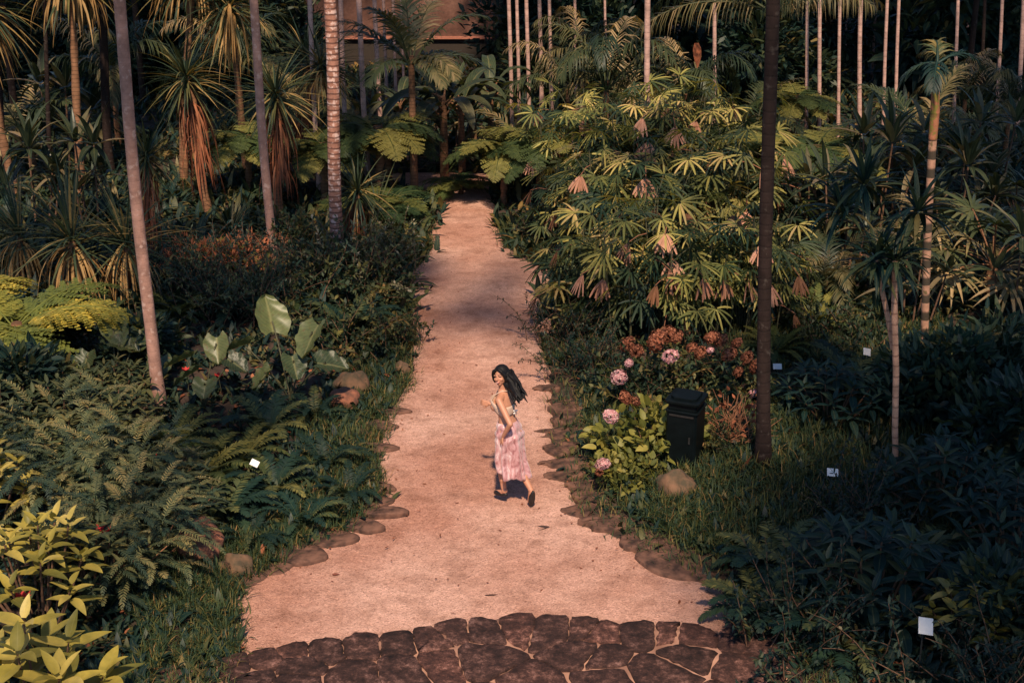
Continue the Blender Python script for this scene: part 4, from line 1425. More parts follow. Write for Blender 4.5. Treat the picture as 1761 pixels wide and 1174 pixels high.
SH = 'shrubs in the beds'
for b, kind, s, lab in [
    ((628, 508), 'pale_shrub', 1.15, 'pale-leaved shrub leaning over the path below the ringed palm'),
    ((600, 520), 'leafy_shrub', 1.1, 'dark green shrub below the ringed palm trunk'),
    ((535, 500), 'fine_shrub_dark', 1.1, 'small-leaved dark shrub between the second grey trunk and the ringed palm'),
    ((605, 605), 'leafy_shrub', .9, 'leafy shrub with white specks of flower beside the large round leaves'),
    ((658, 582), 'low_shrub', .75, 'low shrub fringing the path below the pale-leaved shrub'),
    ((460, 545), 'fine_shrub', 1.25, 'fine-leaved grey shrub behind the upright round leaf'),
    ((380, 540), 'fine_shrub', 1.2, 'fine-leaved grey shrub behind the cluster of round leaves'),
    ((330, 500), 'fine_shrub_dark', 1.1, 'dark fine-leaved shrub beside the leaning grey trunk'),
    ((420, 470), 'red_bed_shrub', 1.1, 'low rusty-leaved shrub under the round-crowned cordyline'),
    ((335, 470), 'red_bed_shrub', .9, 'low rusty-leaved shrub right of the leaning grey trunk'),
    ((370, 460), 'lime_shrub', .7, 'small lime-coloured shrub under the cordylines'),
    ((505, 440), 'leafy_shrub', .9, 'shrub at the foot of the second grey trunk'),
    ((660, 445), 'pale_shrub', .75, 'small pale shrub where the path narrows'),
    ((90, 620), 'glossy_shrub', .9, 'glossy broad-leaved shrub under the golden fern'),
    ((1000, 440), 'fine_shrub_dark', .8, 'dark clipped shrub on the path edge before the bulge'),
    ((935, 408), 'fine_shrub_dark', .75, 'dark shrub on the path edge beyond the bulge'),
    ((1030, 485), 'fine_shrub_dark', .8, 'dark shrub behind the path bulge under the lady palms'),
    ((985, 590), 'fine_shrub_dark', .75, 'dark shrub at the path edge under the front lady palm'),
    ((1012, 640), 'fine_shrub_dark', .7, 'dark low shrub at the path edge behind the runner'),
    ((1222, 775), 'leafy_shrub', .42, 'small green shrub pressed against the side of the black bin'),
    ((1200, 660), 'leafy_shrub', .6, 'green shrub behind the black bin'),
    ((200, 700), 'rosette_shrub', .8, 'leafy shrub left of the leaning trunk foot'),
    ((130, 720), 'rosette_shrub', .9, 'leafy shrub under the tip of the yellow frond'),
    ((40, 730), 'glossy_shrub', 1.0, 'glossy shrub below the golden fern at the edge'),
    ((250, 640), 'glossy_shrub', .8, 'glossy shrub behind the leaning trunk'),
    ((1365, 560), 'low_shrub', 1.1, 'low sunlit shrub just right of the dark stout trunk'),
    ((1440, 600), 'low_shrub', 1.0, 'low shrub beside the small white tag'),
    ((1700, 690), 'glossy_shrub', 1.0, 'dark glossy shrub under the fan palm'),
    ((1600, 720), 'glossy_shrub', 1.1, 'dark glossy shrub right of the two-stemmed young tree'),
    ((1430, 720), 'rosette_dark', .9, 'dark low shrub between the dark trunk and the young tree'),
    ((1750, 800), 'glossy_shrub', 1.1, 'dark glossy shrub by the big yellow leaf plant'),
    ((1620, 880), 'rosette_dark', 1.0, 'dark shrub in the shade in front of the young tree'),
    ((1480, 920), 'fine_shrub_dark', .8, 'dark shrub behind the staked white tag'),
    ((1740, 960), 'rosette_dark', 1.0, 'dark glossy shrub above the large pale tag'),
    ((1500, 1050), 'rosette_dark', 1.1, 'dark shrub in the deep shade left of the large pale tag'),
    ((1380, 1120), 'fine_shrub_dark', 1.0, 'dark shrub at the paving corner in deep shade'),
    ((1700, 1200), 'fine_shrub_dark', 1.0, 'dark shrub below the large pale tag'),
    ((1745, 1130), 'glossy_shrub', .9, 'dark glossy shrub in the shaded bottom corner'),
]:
    put(kind, 'shrub', 'shrub', b, s, lab, SH)

FS = 'feathery shrubs'
for b, s, lab in [
    ((110, 830), 1.2, 'feathery grey-green shrub under the leafy shrubs, above the red flower'),
    ((225, 880), 1.15, 'feathery shrub between the sword ferns and the red flower'),
    ((150, 905), 1.2, 'feathery shrub wrapped round the red flower'),
    ((265, 960), 1.0, 'feathery shrub beside the reddish rock'),
    ((200, 1000), 1.1, 'feathery shrub right of the tall yellow shrub'),
]:
    put('feathery_shrub', 'feathery_shrub', 'shrub', b, s, lab, FS)

RS = 'pale whorled shrubs'
for b, s, lab in [
    ((20, 770), 1.1, 'olive whorled shrub at the edge below the golden fern'),
    ((110, 770), 1.1, 'olive whorled shrub left of the leaning trunk foot, nearer the edge'),
    ((190, 760), .9, 'olive whorled shrub almost touching the leaning trunk foot'),
    ((60, 850), 1.0, 'olive whorled shrub above the tall yellow shrub'),
    ((270, 860), .8, 'olive whorled shrub between sword ferns and feathery shrubs'),
    ((150, 1010), .9, 'olive whorled shrub right beside the tall yellow shrub'),
    ((310, 900), .7, 'small olive whorled shrub behind the mossy red rock'),
]:
    put('rosette_shrub', 'whorled_shrub', 'shrub', b, s, lab, RS)

YS = 'yellow-leaved shrubs'
put('yellow_shrub', 'yellow_shrub', 'shrub', (70, 1075), 1.0, 'tall yellow-leaved shrub in the corner, the middle one of three', YS, 1.0, 1.15)
put('yellow_big', 'yellow_shrub', 'shrub', (75, 1270), .95, 'yellow-leaved shrub with the largest bright leaves at the very bottom', YS, 2.2, 1.0)
put('yellow_shrub', 'yellow_shrub', 'shrub', (-25, 925), .9, 'yellow-leaved shrub at the edge, uppermost of three', YS, 4.0, 1.2)
put('yellow_shrub', 'yellow_shrub', 'shrub', (1680, 1120), .8, 'small yellowish shrub beside the large pale tag', YS, 1.0)

FE = 'ferns in the beds'
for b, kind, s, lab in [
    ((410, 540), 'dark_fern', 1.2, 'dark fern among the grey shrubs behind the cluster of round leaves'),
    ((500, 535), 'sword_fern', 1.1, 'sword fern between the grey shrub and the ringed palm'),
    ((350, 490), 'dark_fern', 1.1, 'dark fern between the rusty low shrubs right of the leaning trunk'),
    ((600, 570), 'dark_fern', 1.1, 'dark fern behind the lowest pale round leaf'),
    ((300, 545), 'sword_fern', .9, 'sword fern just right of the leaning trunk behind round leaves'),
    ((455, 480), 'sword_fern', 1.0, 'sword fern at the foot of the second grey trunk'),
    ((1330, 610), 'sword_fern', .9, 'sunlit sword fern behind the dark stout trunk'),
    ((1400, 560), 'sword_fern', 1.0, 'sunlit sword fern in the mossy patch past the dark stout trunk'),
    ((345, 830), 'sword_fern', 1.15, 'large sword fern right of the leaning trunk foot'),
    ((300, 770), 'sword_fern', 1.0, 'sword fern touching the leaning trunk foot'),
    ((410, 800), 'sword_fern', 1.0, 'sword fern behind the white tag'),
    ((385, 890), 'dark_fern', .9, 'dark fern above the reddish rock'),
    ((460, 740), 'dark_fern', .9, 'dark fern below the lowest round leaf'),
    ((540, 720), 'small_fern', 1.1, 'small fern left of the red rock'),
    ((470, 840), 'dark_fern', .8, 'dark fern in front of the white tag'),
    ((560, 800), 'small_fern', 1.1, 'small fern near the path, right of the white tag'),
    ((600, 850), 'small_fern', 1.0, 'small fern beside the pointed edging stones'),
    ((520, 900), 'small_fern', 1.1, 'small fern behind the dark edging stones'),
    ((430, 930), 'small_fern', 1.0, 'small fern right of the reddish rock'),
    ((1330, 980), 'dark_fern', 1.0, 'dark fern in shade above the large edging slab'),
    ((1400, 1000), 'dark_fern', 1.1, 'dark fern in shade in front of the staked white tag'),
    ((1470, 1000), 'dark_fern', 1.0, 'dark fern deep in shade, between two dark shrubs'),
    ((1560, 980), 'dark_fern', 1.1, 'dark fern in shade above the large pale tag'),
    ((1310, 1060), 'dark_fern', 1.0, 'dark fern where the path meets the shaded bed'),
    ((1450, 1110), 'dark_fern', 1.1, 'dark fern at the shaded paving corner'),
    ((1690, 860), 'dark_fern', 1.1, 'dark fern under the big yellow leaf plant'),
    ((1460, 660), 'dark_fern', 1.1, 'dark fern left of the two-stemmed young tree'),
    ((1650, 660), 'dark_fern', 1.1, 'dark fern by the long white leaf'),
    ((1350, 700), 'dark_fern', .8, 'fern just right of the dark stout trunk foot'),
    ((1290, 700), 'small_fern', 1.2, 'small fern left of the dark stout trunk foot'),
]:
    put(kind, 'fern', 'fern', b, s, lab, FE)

for b, s, lab in [
    ((1450, 470), 1.3, 'dark broad-leaved ti plant left of the two-stemmed tree, under the bright tree fern'),
    ((1400, 440), 1.1, 'ti plant with glossy leaves behind the dark stout trunk'),
    ((1500, 400), 1.4, 'tall dark ti plant in front of the brightest thin trunk'),
    ((1560, 380), 1.4, 'dark ti plant in front of the close pair of thin trunks'),
    ((1640, 430), 1.3, 'ti plant with pale-lit leaves right of the banded trunk'),
    ((1690, 360), 1.4, 'ti plant in the dark wood below the dim thin trunk'),
    ((1560, 560), 1.0, 'ti plant behind the two-stemmed young tree'),
    ((1745, 560), 1.2, 'ti plant at the edge under the fan palm'),
    ((780, 270), 1.3, 'dark ti plant under the pink wall'),
    ((60, 400), 1.3, 'dark ti plant deep in shade behind the strap leaves'),
    ((160, 390), 1.3, 'dark ti plant in shade left of the leaning grey trunk'),
    ((110, 300), 1.5, 'dark ti plant under the tan drooping cordyline'),
]:
    put('ti_plant', 'ti_plant', 'plant', b, s, lab, 'ti plants')


# ------------------------------------------------------------------ large round leaves
M_ALO = leaf_mat('leaf_round', [(0, (.03, .055, .03)), (.5, (.055, .08, .038)), (1, (.11, .13, .05))], .32, .3, .7, veins=.45, spec=.45)


def big_leaf_mesh(L, wd, droop, seed, cup=.45):
    n, k = 12, 9
    u = np.linspace(0, 1, n + 1)
    V = np.zeros((n + 1, k, 3)); U = np.zeros((n + 1, k, 2))
    r_ = np.random.default_rng(seed)
    for i, t in enumerate(u):
        w = wd / 2 * (math.sin(PI * (0.06 + .94 * t) ** .72) ** .62 if t < 1 else .0) + .002
        for j in range(k):
            s = (j / (k - 1)) * 2 - 1
            back = .16 * L * abs(s) ** 1.5 * (1 - t) ** 3
            z = -droop * L * t * t + cup * w * (s * s) * .5 - .03 * (1 - abs(s)) + .022 * math.sin(t * 19 + abs(s) * 6 + seed) * abs(s) + r_.normal(0, .002)
            V[i, j] = (t * L - .25 * L - back, s * w, z)
            U[i, j] = ((s + 1) / 2, t)
    m = MB()
    idx = np.arange((n + 1) * k).reshape(n + 1, k)
    m.add(V, np.stack([idx[:-1, :-1], idx[1:, :-1], idx[1:, 1:], idx[:-1, 1:]], -1).reshape(-1, 4), U, r_.random())
    return m.mesh('round_leaf', M_ALO)


def elephant(base_px, leaves, label, name='elephant_ear', round_=True):
    g = ground(*base_px)
    t = empty(name, g)
    tag(t, label, 'plant', 'large round-leaved plants')
    sm = MB()
    for i, (x, y, dy, size, wd, az, tilt, roll) in enumerate(leaves):
        c = PY(x, y, g.y + dy) - g
        o = link('leaf', big_leaf_mesh(size * .9, wd * .92 * (1.2 if round_ else 1), .12, i + 3), t, c)
        o.rotation_euler = (Matrix.Rotation(az, 3, 'Z') @ Matrix.Rotation(tilt, 3, 'Y') @ Matrix.Rotation(roll, 3, 'X')).to_euler()
        c = np.array(c)
        mid = c * .5 + np.array([0, 0, .15])
        tt = np.linspace(0, 1, 8)[:, None]
        sm.tube(tt ** 2 * c + 2 * tt * (1 - tt) * mid, .011, 5, False)
    link('stalks', sm.mesh('stalks', M_CANE), t)


# leaf rows: px, py, depth offset, length, width, azimuth, tilt (nose down +), roll
elephant((500, 690), [(468, 552, .3, .62, .44, 1.9, -.85, .3), (537, 570, .0, .55, .42, -2.2, .75, .2), (560, 623, -.35, .46, .36, .15, .15, .35),
                      (415, 590, .0, .5, .3, -2.9, .2, .5), (505, 620, -.1, .42, .3, -1.2, .6, 0), (455, 640, -.2, .4, .28, -2.4, .6, .2)],
         'plant with the largest round upright leaves beside the path shrubs')
elephant((350, 700), [(372, 590, .2, .42, .3, -1.4, .8, .2), (318, 612, .1, .45, .28, -2.9, .25, .45), (328, 638, -.2, .4, .3, -2.6, .3, .4),
                      (352, 660, -.4, .3, .28, -1.6, .6, 0), (400, 620, -.1, .36, .26, -.4, .4, .4)],
         'round-leaved plant between the leaning trunk and the largest round leaves')
elephant((200, 680), [(195, 560, .4, .52, .34, -1.0, .55, .3), (205, 590, .2, .42, .24, .1, .3, .4), (148, 612, .0, .3, .28, -1.8, .8, 0),
                      (232, 660, -.2, .4, .26, -1.2, .8, .2), (275, 622, .0, .34, .3, -1.5, .8, 0), (240, 575, .4, .34, .26, -1.4, .9, 0)],
         'round-leaved plant under the tip of the golden fern')
elephant((1665, 800), [(1655, 735, 0, .5, .26, 2.6, -.3, .4), (1685, 728, .1, .42, .2, 1.1, -.9, .2), (1700, 770, -.2, .42, .22, -.5, .3, .3), (1620, 775, -.1, .5, .2, 3.4, .3, .3),
                       (1665, 800, -.4, .4, .22, -1.8, .5, 0), (1730, 745, 0, .4, .2, .2, .1, .3)],
         'big pale yellow-leaved plant lit in the shade below the fan palm', round_=False)
elephant((1600, 700), [(1545, 598, .5, .5, .2, -1.9, .9, .2), (1675, 603, .3, .65, .16, -1.9, 1.0, .1), (1610, 640, 0, .45, .2, -2.5, .5, .3), (1700, 640, 0, .45, .2, -.6, .5, .3)],
         'plant with long pale hanging leaves beside the banded trunk', round_=False)

# ------------------------------------------------------------------ hydrangeas
def head_mesh(mat, r, seed, n=90):
    f = MB()
    rg = np.random.default_rng(seed)
    d = norm(rg.normal(0, 1, (n, 3)) + [0, 0, .25])
    lump = norm(rg.normal(0, 1, (5, 3)))
    rr_ = .72 + .42 * np.clip((d @ lump.T).max(1), 0, 1)[:, None]
    for q_ in range(4):
        a = q_ * PI / 2
        ref = norm(np.cross(d, [0.3, .2, 1.0])); r2 = np.cross(d, ref)
        t = ref * math.cos(a) + r2 * math.sin(a)
        f.ribbons(d * r * rr_ * rg.uniform(.75, 1.0, (n, 1)) * [1, 1, .8], t + d * .35, np.cross(t, d), r * .26, r * .24, .2, 2, lambda u: [.5, 1, .5][int(round(u * 2))], 0, 1)
    return f.mesh('flower_head', mat)


HEADS = {'pink': [head_mesh(G['pink'], .12, s) for s in (1, 2)], 'rust': [head_mesh(G['rustpetal'], .12, s) for s in (3, 4)]}


def hydrangea(kind, b, s, label, heads, mkind='lime_shrub'):
    g = ground(*b)
    t = place(mkind, 'hydrangea', label, 'flowering shrub', g, random.uniform(0, 6), s, 'hydrangeas by the bin')
    inv = t.matrix_basis.inverted()
    for x, y, dy, c, sc in heads:
        w = PY(x, y, g.y + dy * .6 - .32)
        link('flower_head', HEADS[c][random.randrange(2)], t, inv @ w, (random.random(), random.random(), random.random()), sc * .82 * random.uniform(.85, 1.1) / s)


hydrangea(0, (1112, 785), .9, 'yellow-leaved hydrangea beside the black bin with pink heads low on the path side',
          [(1050, 715, -.1, 'pink', 1.0), (1075, 683, .2, 'rust', .8), (1092, 690, .15, 'rust', .6)])
hydrangea(0, (1075, 835), .55, 'small yellow-leaved hydrangea with one pale pink head in front of the bin', [(1037, 798, 0, 'pink', .95), (1030, 812, -.05, 'rust', .6)])
hydrangea(0, (1120, 690), .8, 'hydrangea with rust dried heads and one large pink head under the lady palms',
          [(1152, 610, .0, 'pink', 1.25), (1080, 592, .2, 'rust', 1.0), (1130, 586, .4, 'rust', 1.35), (1150, 575, .6, 'rust', 1.3), (1165, 580, .5, 'rust', 1.0), (1065, 648, -.2, 'pink', 1.0), (1082, 624, 0, 'pink', .6), (1095, 604, .1, 'rust', .9)], 'leafy_shrub')
hydrangea(0, (1255, 690), .8, 'hydrangea with many rust dried heads beside the dark stout trunk',
          [(1190, 598, .3, 'rust', .8), (1222, 601, .1, 'pink', .5), (1240, 585, .6, 'rust', .9), (1268, 590, .5, 'rust', .9), (1255, 610, .2, 'rust', 1.0), (1285, 615, .1, 'rust', .9), (1300, 630, 0, 'rust', 1.1),
           (1205, 606, .2, 'rust', .8), (1225, 580, .5, 'rust', .9), (1298, 675, -.2, 'pink', .7), (1270, 640, 0, 'rust', .7)], 'leafy_shrub')

# bare twiggy shrub
g = ground(1260, 765)
t = empty('twiggy_shrub', g)
tag(t, 'bare reddish twiggy shrub between the bin and the dark stout trunk', 'shrub')
m = MB()
for i in range(34):
    az = rng.uniform(0, 6.28); e = rng.uniform(.5, 1.4)
    T, S = dirs(az, e)
    L = rng.uniform(.3, .75)
    b0 = np.array([rng.normal(0, .08), rng.normal(0, .08), -.03])
    p1 = b0 + T * L * .5 + rng.normal(0, .03, 3); p2 = b0 + T * L + rng.normal(0, .06, 3)
    m.tube([b0, p1, p2], [.009, .007, .003], 5, False)
    for k in range(2):
        p3 = p1 + norm(T + rng.normal(0, .6, 3)) * L * .4
        m.tube([p1, (p1 + p3) / 2 + rng.normal(0, .01, 3), p3], [.005, .004, .002], 4, False)
link('twigs', m.mesh('twigs', M_TWIG), t)
f = MB()
cloud(f, [(0, 0, .45, .4, .6)], 70, .09, .05, segs=3, cross=2)
link('leaves', f.mesh('dry_leaves', G['rust']), t)

# ------------------------------------------------------------------ bin
def bevel_box(mb_, c, d, bv=.02):
    """box with chamfered vertical edges"""
    x, y, z = (v / 2 for v in d)
    o = np.array([(-x + bv, -y), (x - bv, -y), (x, -y + bv), (x, y - bv), (x - bv, y), (-x + bv, y), (-x, y - bv), (-x, -y + bv)])
    rings = []
    for zz, sc in ((-z, 1 - bv), (-z + bv * .5, 1), (z - bv * .5, 1), (z, 1 - bv)):
        rings.append(np.concatenate([o * sc, np.full((8, 1), zz)], 1) + np.array(c))
    mb_.loft(np.array(rings))


M_BIN = plain_mat('bin_black', (.004, .007, .008), .45, var=.4, scale=9, spec=.1)
M_BIN2 = plain_mat('bin_steel', (.05, .05, .05), .4, .6, .3)
g = ground(1176, 797)
t = empty('litter_bin', g, R(-24))
tag(t, 'black square litter bin with a hooded lid among the hydrangeas', 'litter bin')
k = 1 / pxm(g.y, .5)
bw = 58 * k * .92
m = MB(); bevel_box(m, (0, 0, .36), (bw, bw, .72)); link('body', m.mesh('bin_body', M_BIN, False), t)
m = MB(); bevel_box(m, (0, 0, .735), (bw + .03, bw + .03, .03), .02); bevel_box(m, (0, 0, .79), (bw - .02, bw - .02, .08), .02); bevel_box(m, (0, 0, .85), (bw + .05, bw + .05, .05), .03)
bevel_box(m, (0, 0, .885), (bw - .05, bw - .05, .03), .05)
link('lid', m.mesh('bin_lid', M_BIN, False), t)
m = MB(); m.box((0, -bw / 2 - .004, .69), (bw * .8, .012, .022)); link('rim_strip', m.mesh('bin_strip', M_BIN2, False), t)
m = MB(); m.box((0, -bw / 2 - .003, .33), (bw * .78, .01, .5)); link('door_panel', m.mesh('bin_door', M_BIN, False), t)
m = MB(); m.box((bw * .3, -bw / 2 - .014, .4), (.02, .02, .08)); link('handle', m.mesh('bin_handle', M_BIN2, False), t)

# ------------------------------------------------------------------ stones
M_STONE = plain_mat('basalt', (.16, .082, .058), .85, scale=9, bump=.9, c2=(.04, .024, .02), spec=.2)
M_ROCKRED = plain_mat('rock_red', (.30, .11, .06), .9, scale=10, bump=.9, c2=(.10, .045, .03))
M_ROCKBR = plain_mat('rock_brown', (.17, .09, .05), .9, scale=8, bump=.9, c2=(.06, .045, .025))


def slab(mb_, lx, ly, h, seed, side):
    """flat split stone, pointed towards the path, broken outline"""
    rg = np.random.default_rng(seed)
    a = np.sort(rg.uniform(0, 2 * PI, 9) * .35 + np.arange(9) * 2 * PI / 9 * .65 + .3)
    r_ = rg.uniform(.75, 1.1, 9)
    o = np.stack([np.cos(a) * r_, np.sin(a) * r_], -1)
    tip = np.array([-side * rg.uniform(.95, 1.15), rg.uniform(-.25, .25)])
    k = np.argmin(np.linalg.norm(o - tip, axis=1)); o[k] = tip
    o = np.concatenate([o, o[:1]])
    t = np.linspace(0, 9, 37)[:-1]
    o = np.stack([np.interp(t, np.arange(10), o[:, q_]) for q_ in (0, 1)], -1)
    for q_ in range(4):
        o = (o + .5 * (np.roll(o, 1, 0) + np.roll(o, -1, 0))) / 2
    o = o * [lx / 2, ly / 2] + rg.normal(0, .006, o.shape)
    n = len(o)
    tilt = rg.normal(0, .03, 2)
    rings = []
    for z, s_ in ((-.06, 1.0), (h * .75, 1.0), (h, .95), (h + .004, .6)):
        rings.append(np.concatenate([o * s_, (z + o @ tilt)[:, None] + rg.normal(0, .0025, (n, 1))], 1))
    mb_.loft(np.array(rings))


def rock(mb_, r, seed, fl=.7):
    rg = np.random.default_rng(seed)
    seg, rings = 22, 14
    th = np.linspace(0, 2 * PI, seg, endpoint=False); ph = np.linspace(.05, PI - .05, rings)
    d = np.stack([np.sin(ph)[:, None] * np.cos(th)[None], np.sin(ph)[:, None] * np.sin(th)[None], np.broadcast_to(np.cos(ph)[:, None], (rings, seg))], -1)
    a = np.ones((rings, seg))
    for k_ in range(9):
        w = rg.normal(0, 1, 3); w /= np.linalg.norm(w)
        a -= .16 * np.clip(d @ w - .45, 0, 1)
        a += .04 * np.sin((d @ w) * 7 + k_)
    mb_.loft(d[::-1] * a[::-1, :, None] * r * [1, .85, fl])


ORD = ['first', 'second', 'third', 'fourth', 'fifth', 'sixth', 'seventh', 'eighth', 'ninth', 'tenth', 'eleventh', 'twelfth', 'thirteenth', 'fourteenth']
for side, lst in (('fern', [(437, 985, 70, 45), (482, 968, 60, 40), (535, 955, 75, 38), (592, 925, 70, 34), (640, 905, 62, 24), (676, 884, 60, 18), (650, 862, 80, 24), (652, 840, 70, 22), (662, 772, 72, 22), (632, 752, 60, 30), (690, 710, 60, 16), (668, 735, 50, 18)]),
                  ('bin', [(1150, 962, 120, 62), (1098, 932, 70, 34), (1040, 900, 90, 26), (1010, 876, 80, 26), (1015, 855, 70, 22), (1005, 838, 70, 20), (965, 818, 62, 20), (962, 800, 66, 22), (955, 774, 56, 24), (955, 745, 100, 20), (980, 722, 70, 24), (972, 702, 60, 20), (965, 688, 50, 14), (945, 668, 50, 12)])):
    for i, (x, y, w, h) in enumerate(lst):
        p = P(x, y, .02)
        kx = 1 / pxm(p.y)
        m = MB(); sg = 1 if side == 'bin' else -1
        slab(m, w * kx * 1.45, h * kx * 2.5, .022 + .010 * (i % 3), i * 7 + (side == 'bin') * 100, sg)
        o = link('edging_stone', m.mesh('edging_stone', M_STONE), None, (p.x + sg * w * kx * .2, p.y, .022), (0, 0, random.uniform(-.12, .12)))
        tag(o, f'flat dark edging stone on the {side} side of the path, {ORD[i]} counted from the paving', 'stone', f'edging stones on the {side} side')

for x, y, r, mt, lab in [(592, 700, .24, M_ROCKRED, 'reddish rock in the bed below the largest round leaves'), (603, 672, .26, M_ROCKBR, 'brown rock behind the reddish one below the round leaves'),
                         (350, 950, .34, M_ROCKRED, 'mossy red rock between the feathery shrubs and dark ferns'), (1165, 848, .26, M_ROCKBR, 'rounded brown boulder in the grass below the black bin'),
                         (690, 640, .16, M_ROCKBR, 'small brown rock at the path edge behind the runner'), (405, 985, .2, M_ROCKBR, 'dark rock at the bed corner beside the first edging stones')]:
    g = ground(x, y)
    m = MB(); rock(m, r, int(x), .8)
    tag(link('rock', m.mesh('rock', mt), None, g + Vector((0, 0, r * .3)), (0, 0, x)), lab, 'rock', 'rocks in the beds')

# ------------------------------------------------------------------ plant tags
M_TAG = plain_mat('tag_white', (.8, .76, .72), .5, var=.06)
M_STAKE = plain_mat('stake_dark', (.03, .03, .028), .5)


def plant_tag(x, y, w, h, stake, label, rz=0.0, roll=0.0, Yoff=0):
    p = P(x, y, stake)
    kx = 1 / pxm(p.y, stake)
    t = empty('plant_tag', (p.x, p.y, float(gz(p.x, p.y))), rz)
    tag(t, label, 'sign', 'white plant name tags')
    z = stake - float(gz(p.x, p.y))
    m = MB(); m.box((0, .045, z / 2 - .05), (.014, .008, z)); link('stake', m.mesh('stake', M_STAKE, False), t)
    m = MB(); bevel_box(m, (0, 0, 0), (w * kx, .012, h * kx), .003)
    link('plate', m.mesh('plate', M_TAG, False), t, (0, 0, z), (R(-38), roll, 0))


plant_tag(1432, 812, 20, 14, .62, 'white plant tag on a dark stake in the grass right of the dark trunk', .1, .15)
plant_tag(1491, 605, 14, 13, .6, 'small bright white tag behind the two-stemmed young tree', .2, .3)
plant_tag(1337, 630, 15, 10, .5, 'white tag just right of the dark stout trunk', 0, .0)
plant_tag(1592, 1076, 27, 29, .75, 'large pale square tag in the deep shade near the small yellowish shrub', .1, .22)
plant_tag(438, 796, 15, 11, .6, 'white tag among the sword ferns', -.2, .4)

# ------------------------------------------------------------------ ground cover (uncountable)
def scatter(n, y0, y1, cond, dens_near=True):
    out = []
    while sum(len(a) for a in out) < n:
        y = y0 + (y1 - y0) * rng.random(n) ** 1.3
        x = (rng.random(n) * 2 - 1) * (.40 * y + .8)
        k_ = cond(x, y)
        out.append(np.stack([x[k_], y[k_]], -1))
    return np.concatenate(out)[:n]


def bed(x, y, marg=.04):
    ins = inside(x, y)
    d = edist(x, y)
    pave = (np.abs(x) < 2.6) & (y < 12.3)
    return (~ins) & (d > marg) & ~pave


def patches(x, y, s=.9, t=0.0):
    return np.sin(x * 1.7 * s + 2 * np.sin(y * .9 * s)) + np.sin(y * 1.9 * s + 1.5 * np.sin(x * 1.1 * s)) > t


def covers(name, label, cat, mat, pts, per, L, w, el, droop, prof, segs, cross, spread):
    f = MB()
    n = len(pts)
    b = np.repeat(pts, per, 0) + rng.normal(0, spread, (n * per, 2))
    okk = ~inside(b[:, 0], b[:, 1]) | (edist(b[:, 0], b[:, 1]) < .13)
    thin = (b[:, 0] > .4) & (b[:, 1] > 12.8) & (b[:, 1] < 19) & (edist(b[:, 0], b[:, 1]) < .42) & (rng.random(len(b)) > .22)
    b = b[okk & ~thin]
    z = np.maximum(gz(b[:, 0], b[:, 1]), -.01)
    k_ = len(b)
    T, S = dirs(rng.uniform(0, 2 * PI, k_), rng.uniform(*el, k_))
    sc = rng.uniform(.6, 1.25, k_)
    f.ribbons(np.stack([b[:, 0], b[:, 1], z + rng.uniform(0, .04, k_)], -1), T, S, L * sc, w * sc, droop, segs, prof, .3, cross)
    tag(link(name, f.mesh(name, mat)), label, cat, kind='stuff')


pts = scatter(5200, 10.5, 30, lambda x, y: bed(x, y, .10))
covers('ground_cover', 'low dark leafy ground cover filling the beds', 'ground cover', G['dark'], pts, 9, .17, .06, (.1, 1.3), 1.0, ovate, 3, 1, .10)
pts = scatter(2600, 24, 46, lambda x, y: bed(x, y, .10))
covers('ground_cover', 'leafy ground cover under the distant palms', 'ground cover', G['mid'], pts, 8, .28, .10, (.1, 1.3), 1.0, ovate, 3, 1, .2)
pts = scatter(1700, 21, 44, lambda x, y: bed(x, y, .25))
covers('undergrowth', 'dark strappy undergrowth below the distant palms', 'undergrowth', G['dark'], pts, 10, .5, .10, (.3, 1.4), 1.3, lance, 4, 1, .2)
pts = scatter(5200, 10.5, 27, lambda x, y: bed(x, y, .0) & (edist(x, y) < .9))
covers('grass', 'short grass fringing the path edges', 'grass', G['grass'], pts, 12, .15, .010, (.5, 1.5), 1.3, strap, 3, 1, .06)
pts = scatter(3200, 12.5, 22, lambda x, y: bed(x, y, .0) & (((x > 1.6) & (x < 5.2) & (y > 13.5) & (y < 17.5)) | ((x < -2.4) & (x > -4.6) & (y < 13.6)) | ((x > 3.2) & (x < 6.5) & (y > 18.5))))
covers('grass', 'grassy lawn patches inside the beds', 'grass', G['grass'], pts, 14, .20, .011, (.5, 1.5), 1.3, strap, 3, 1, .09)
pts = scatter(3000, 10.5, 26, lambda x, y: bed(x, y, .05))
covers('leaf_litter', 'fallen rust and tan leaves lying over the beds', 'leaf litter', G['rust'], pts, 1, .10, .045, (-.1, .5), .3, ovate, 3, 2, .1)
# sparse specks of litter on the path
xs_, ys_ = [], []
while len(xs_) < 260:
    y = rng.uniform(11.5, 26); x = rng.uniform(-2.6, 2.6)
    if inside(np.array([x]), np.array([y]))[0] and rng.random() < math.exp(-2.2 * float(edist(np.array([x]), np.array([y]))[0])) + .08:
        xs_.append(x); ys_.append(y)
f = MB()
n = len(xs_)
T, S = dirs(rng.uniform(0, 6.28, n), rng.uniform(0, .25, n))
f.ribbons(np.stack([xs_, ys_, np.full(n, .035)], -1), T, S, rng.uniform(.02, .06, n), rng.uniform(.012, .03, n), .2, 2, ovate, .2, 2)
tag(link('leaf_litter', f.mesh('path_litter', G['rust'])), 'specks of fallen leaf along the gravel path', 'leaf litter', kind='stuff')

# single fallen leaves
def fallen(name, x, y, L, w, az, label, cat, mat, el=.1, z=.04, bend=.5):
    p = P(x, y, z)
    f = MB()
    T, S = dirs(np.array([az]), np.array([el]))
    f.ribbons(np.array([[0, 0, 0.]]) - T * L / 2 * (el < .6), T, S, L, w, bend, 6, lance, .5, 2)
    tag(link(name, f.mesh(name, mat), None, p), label, cat)


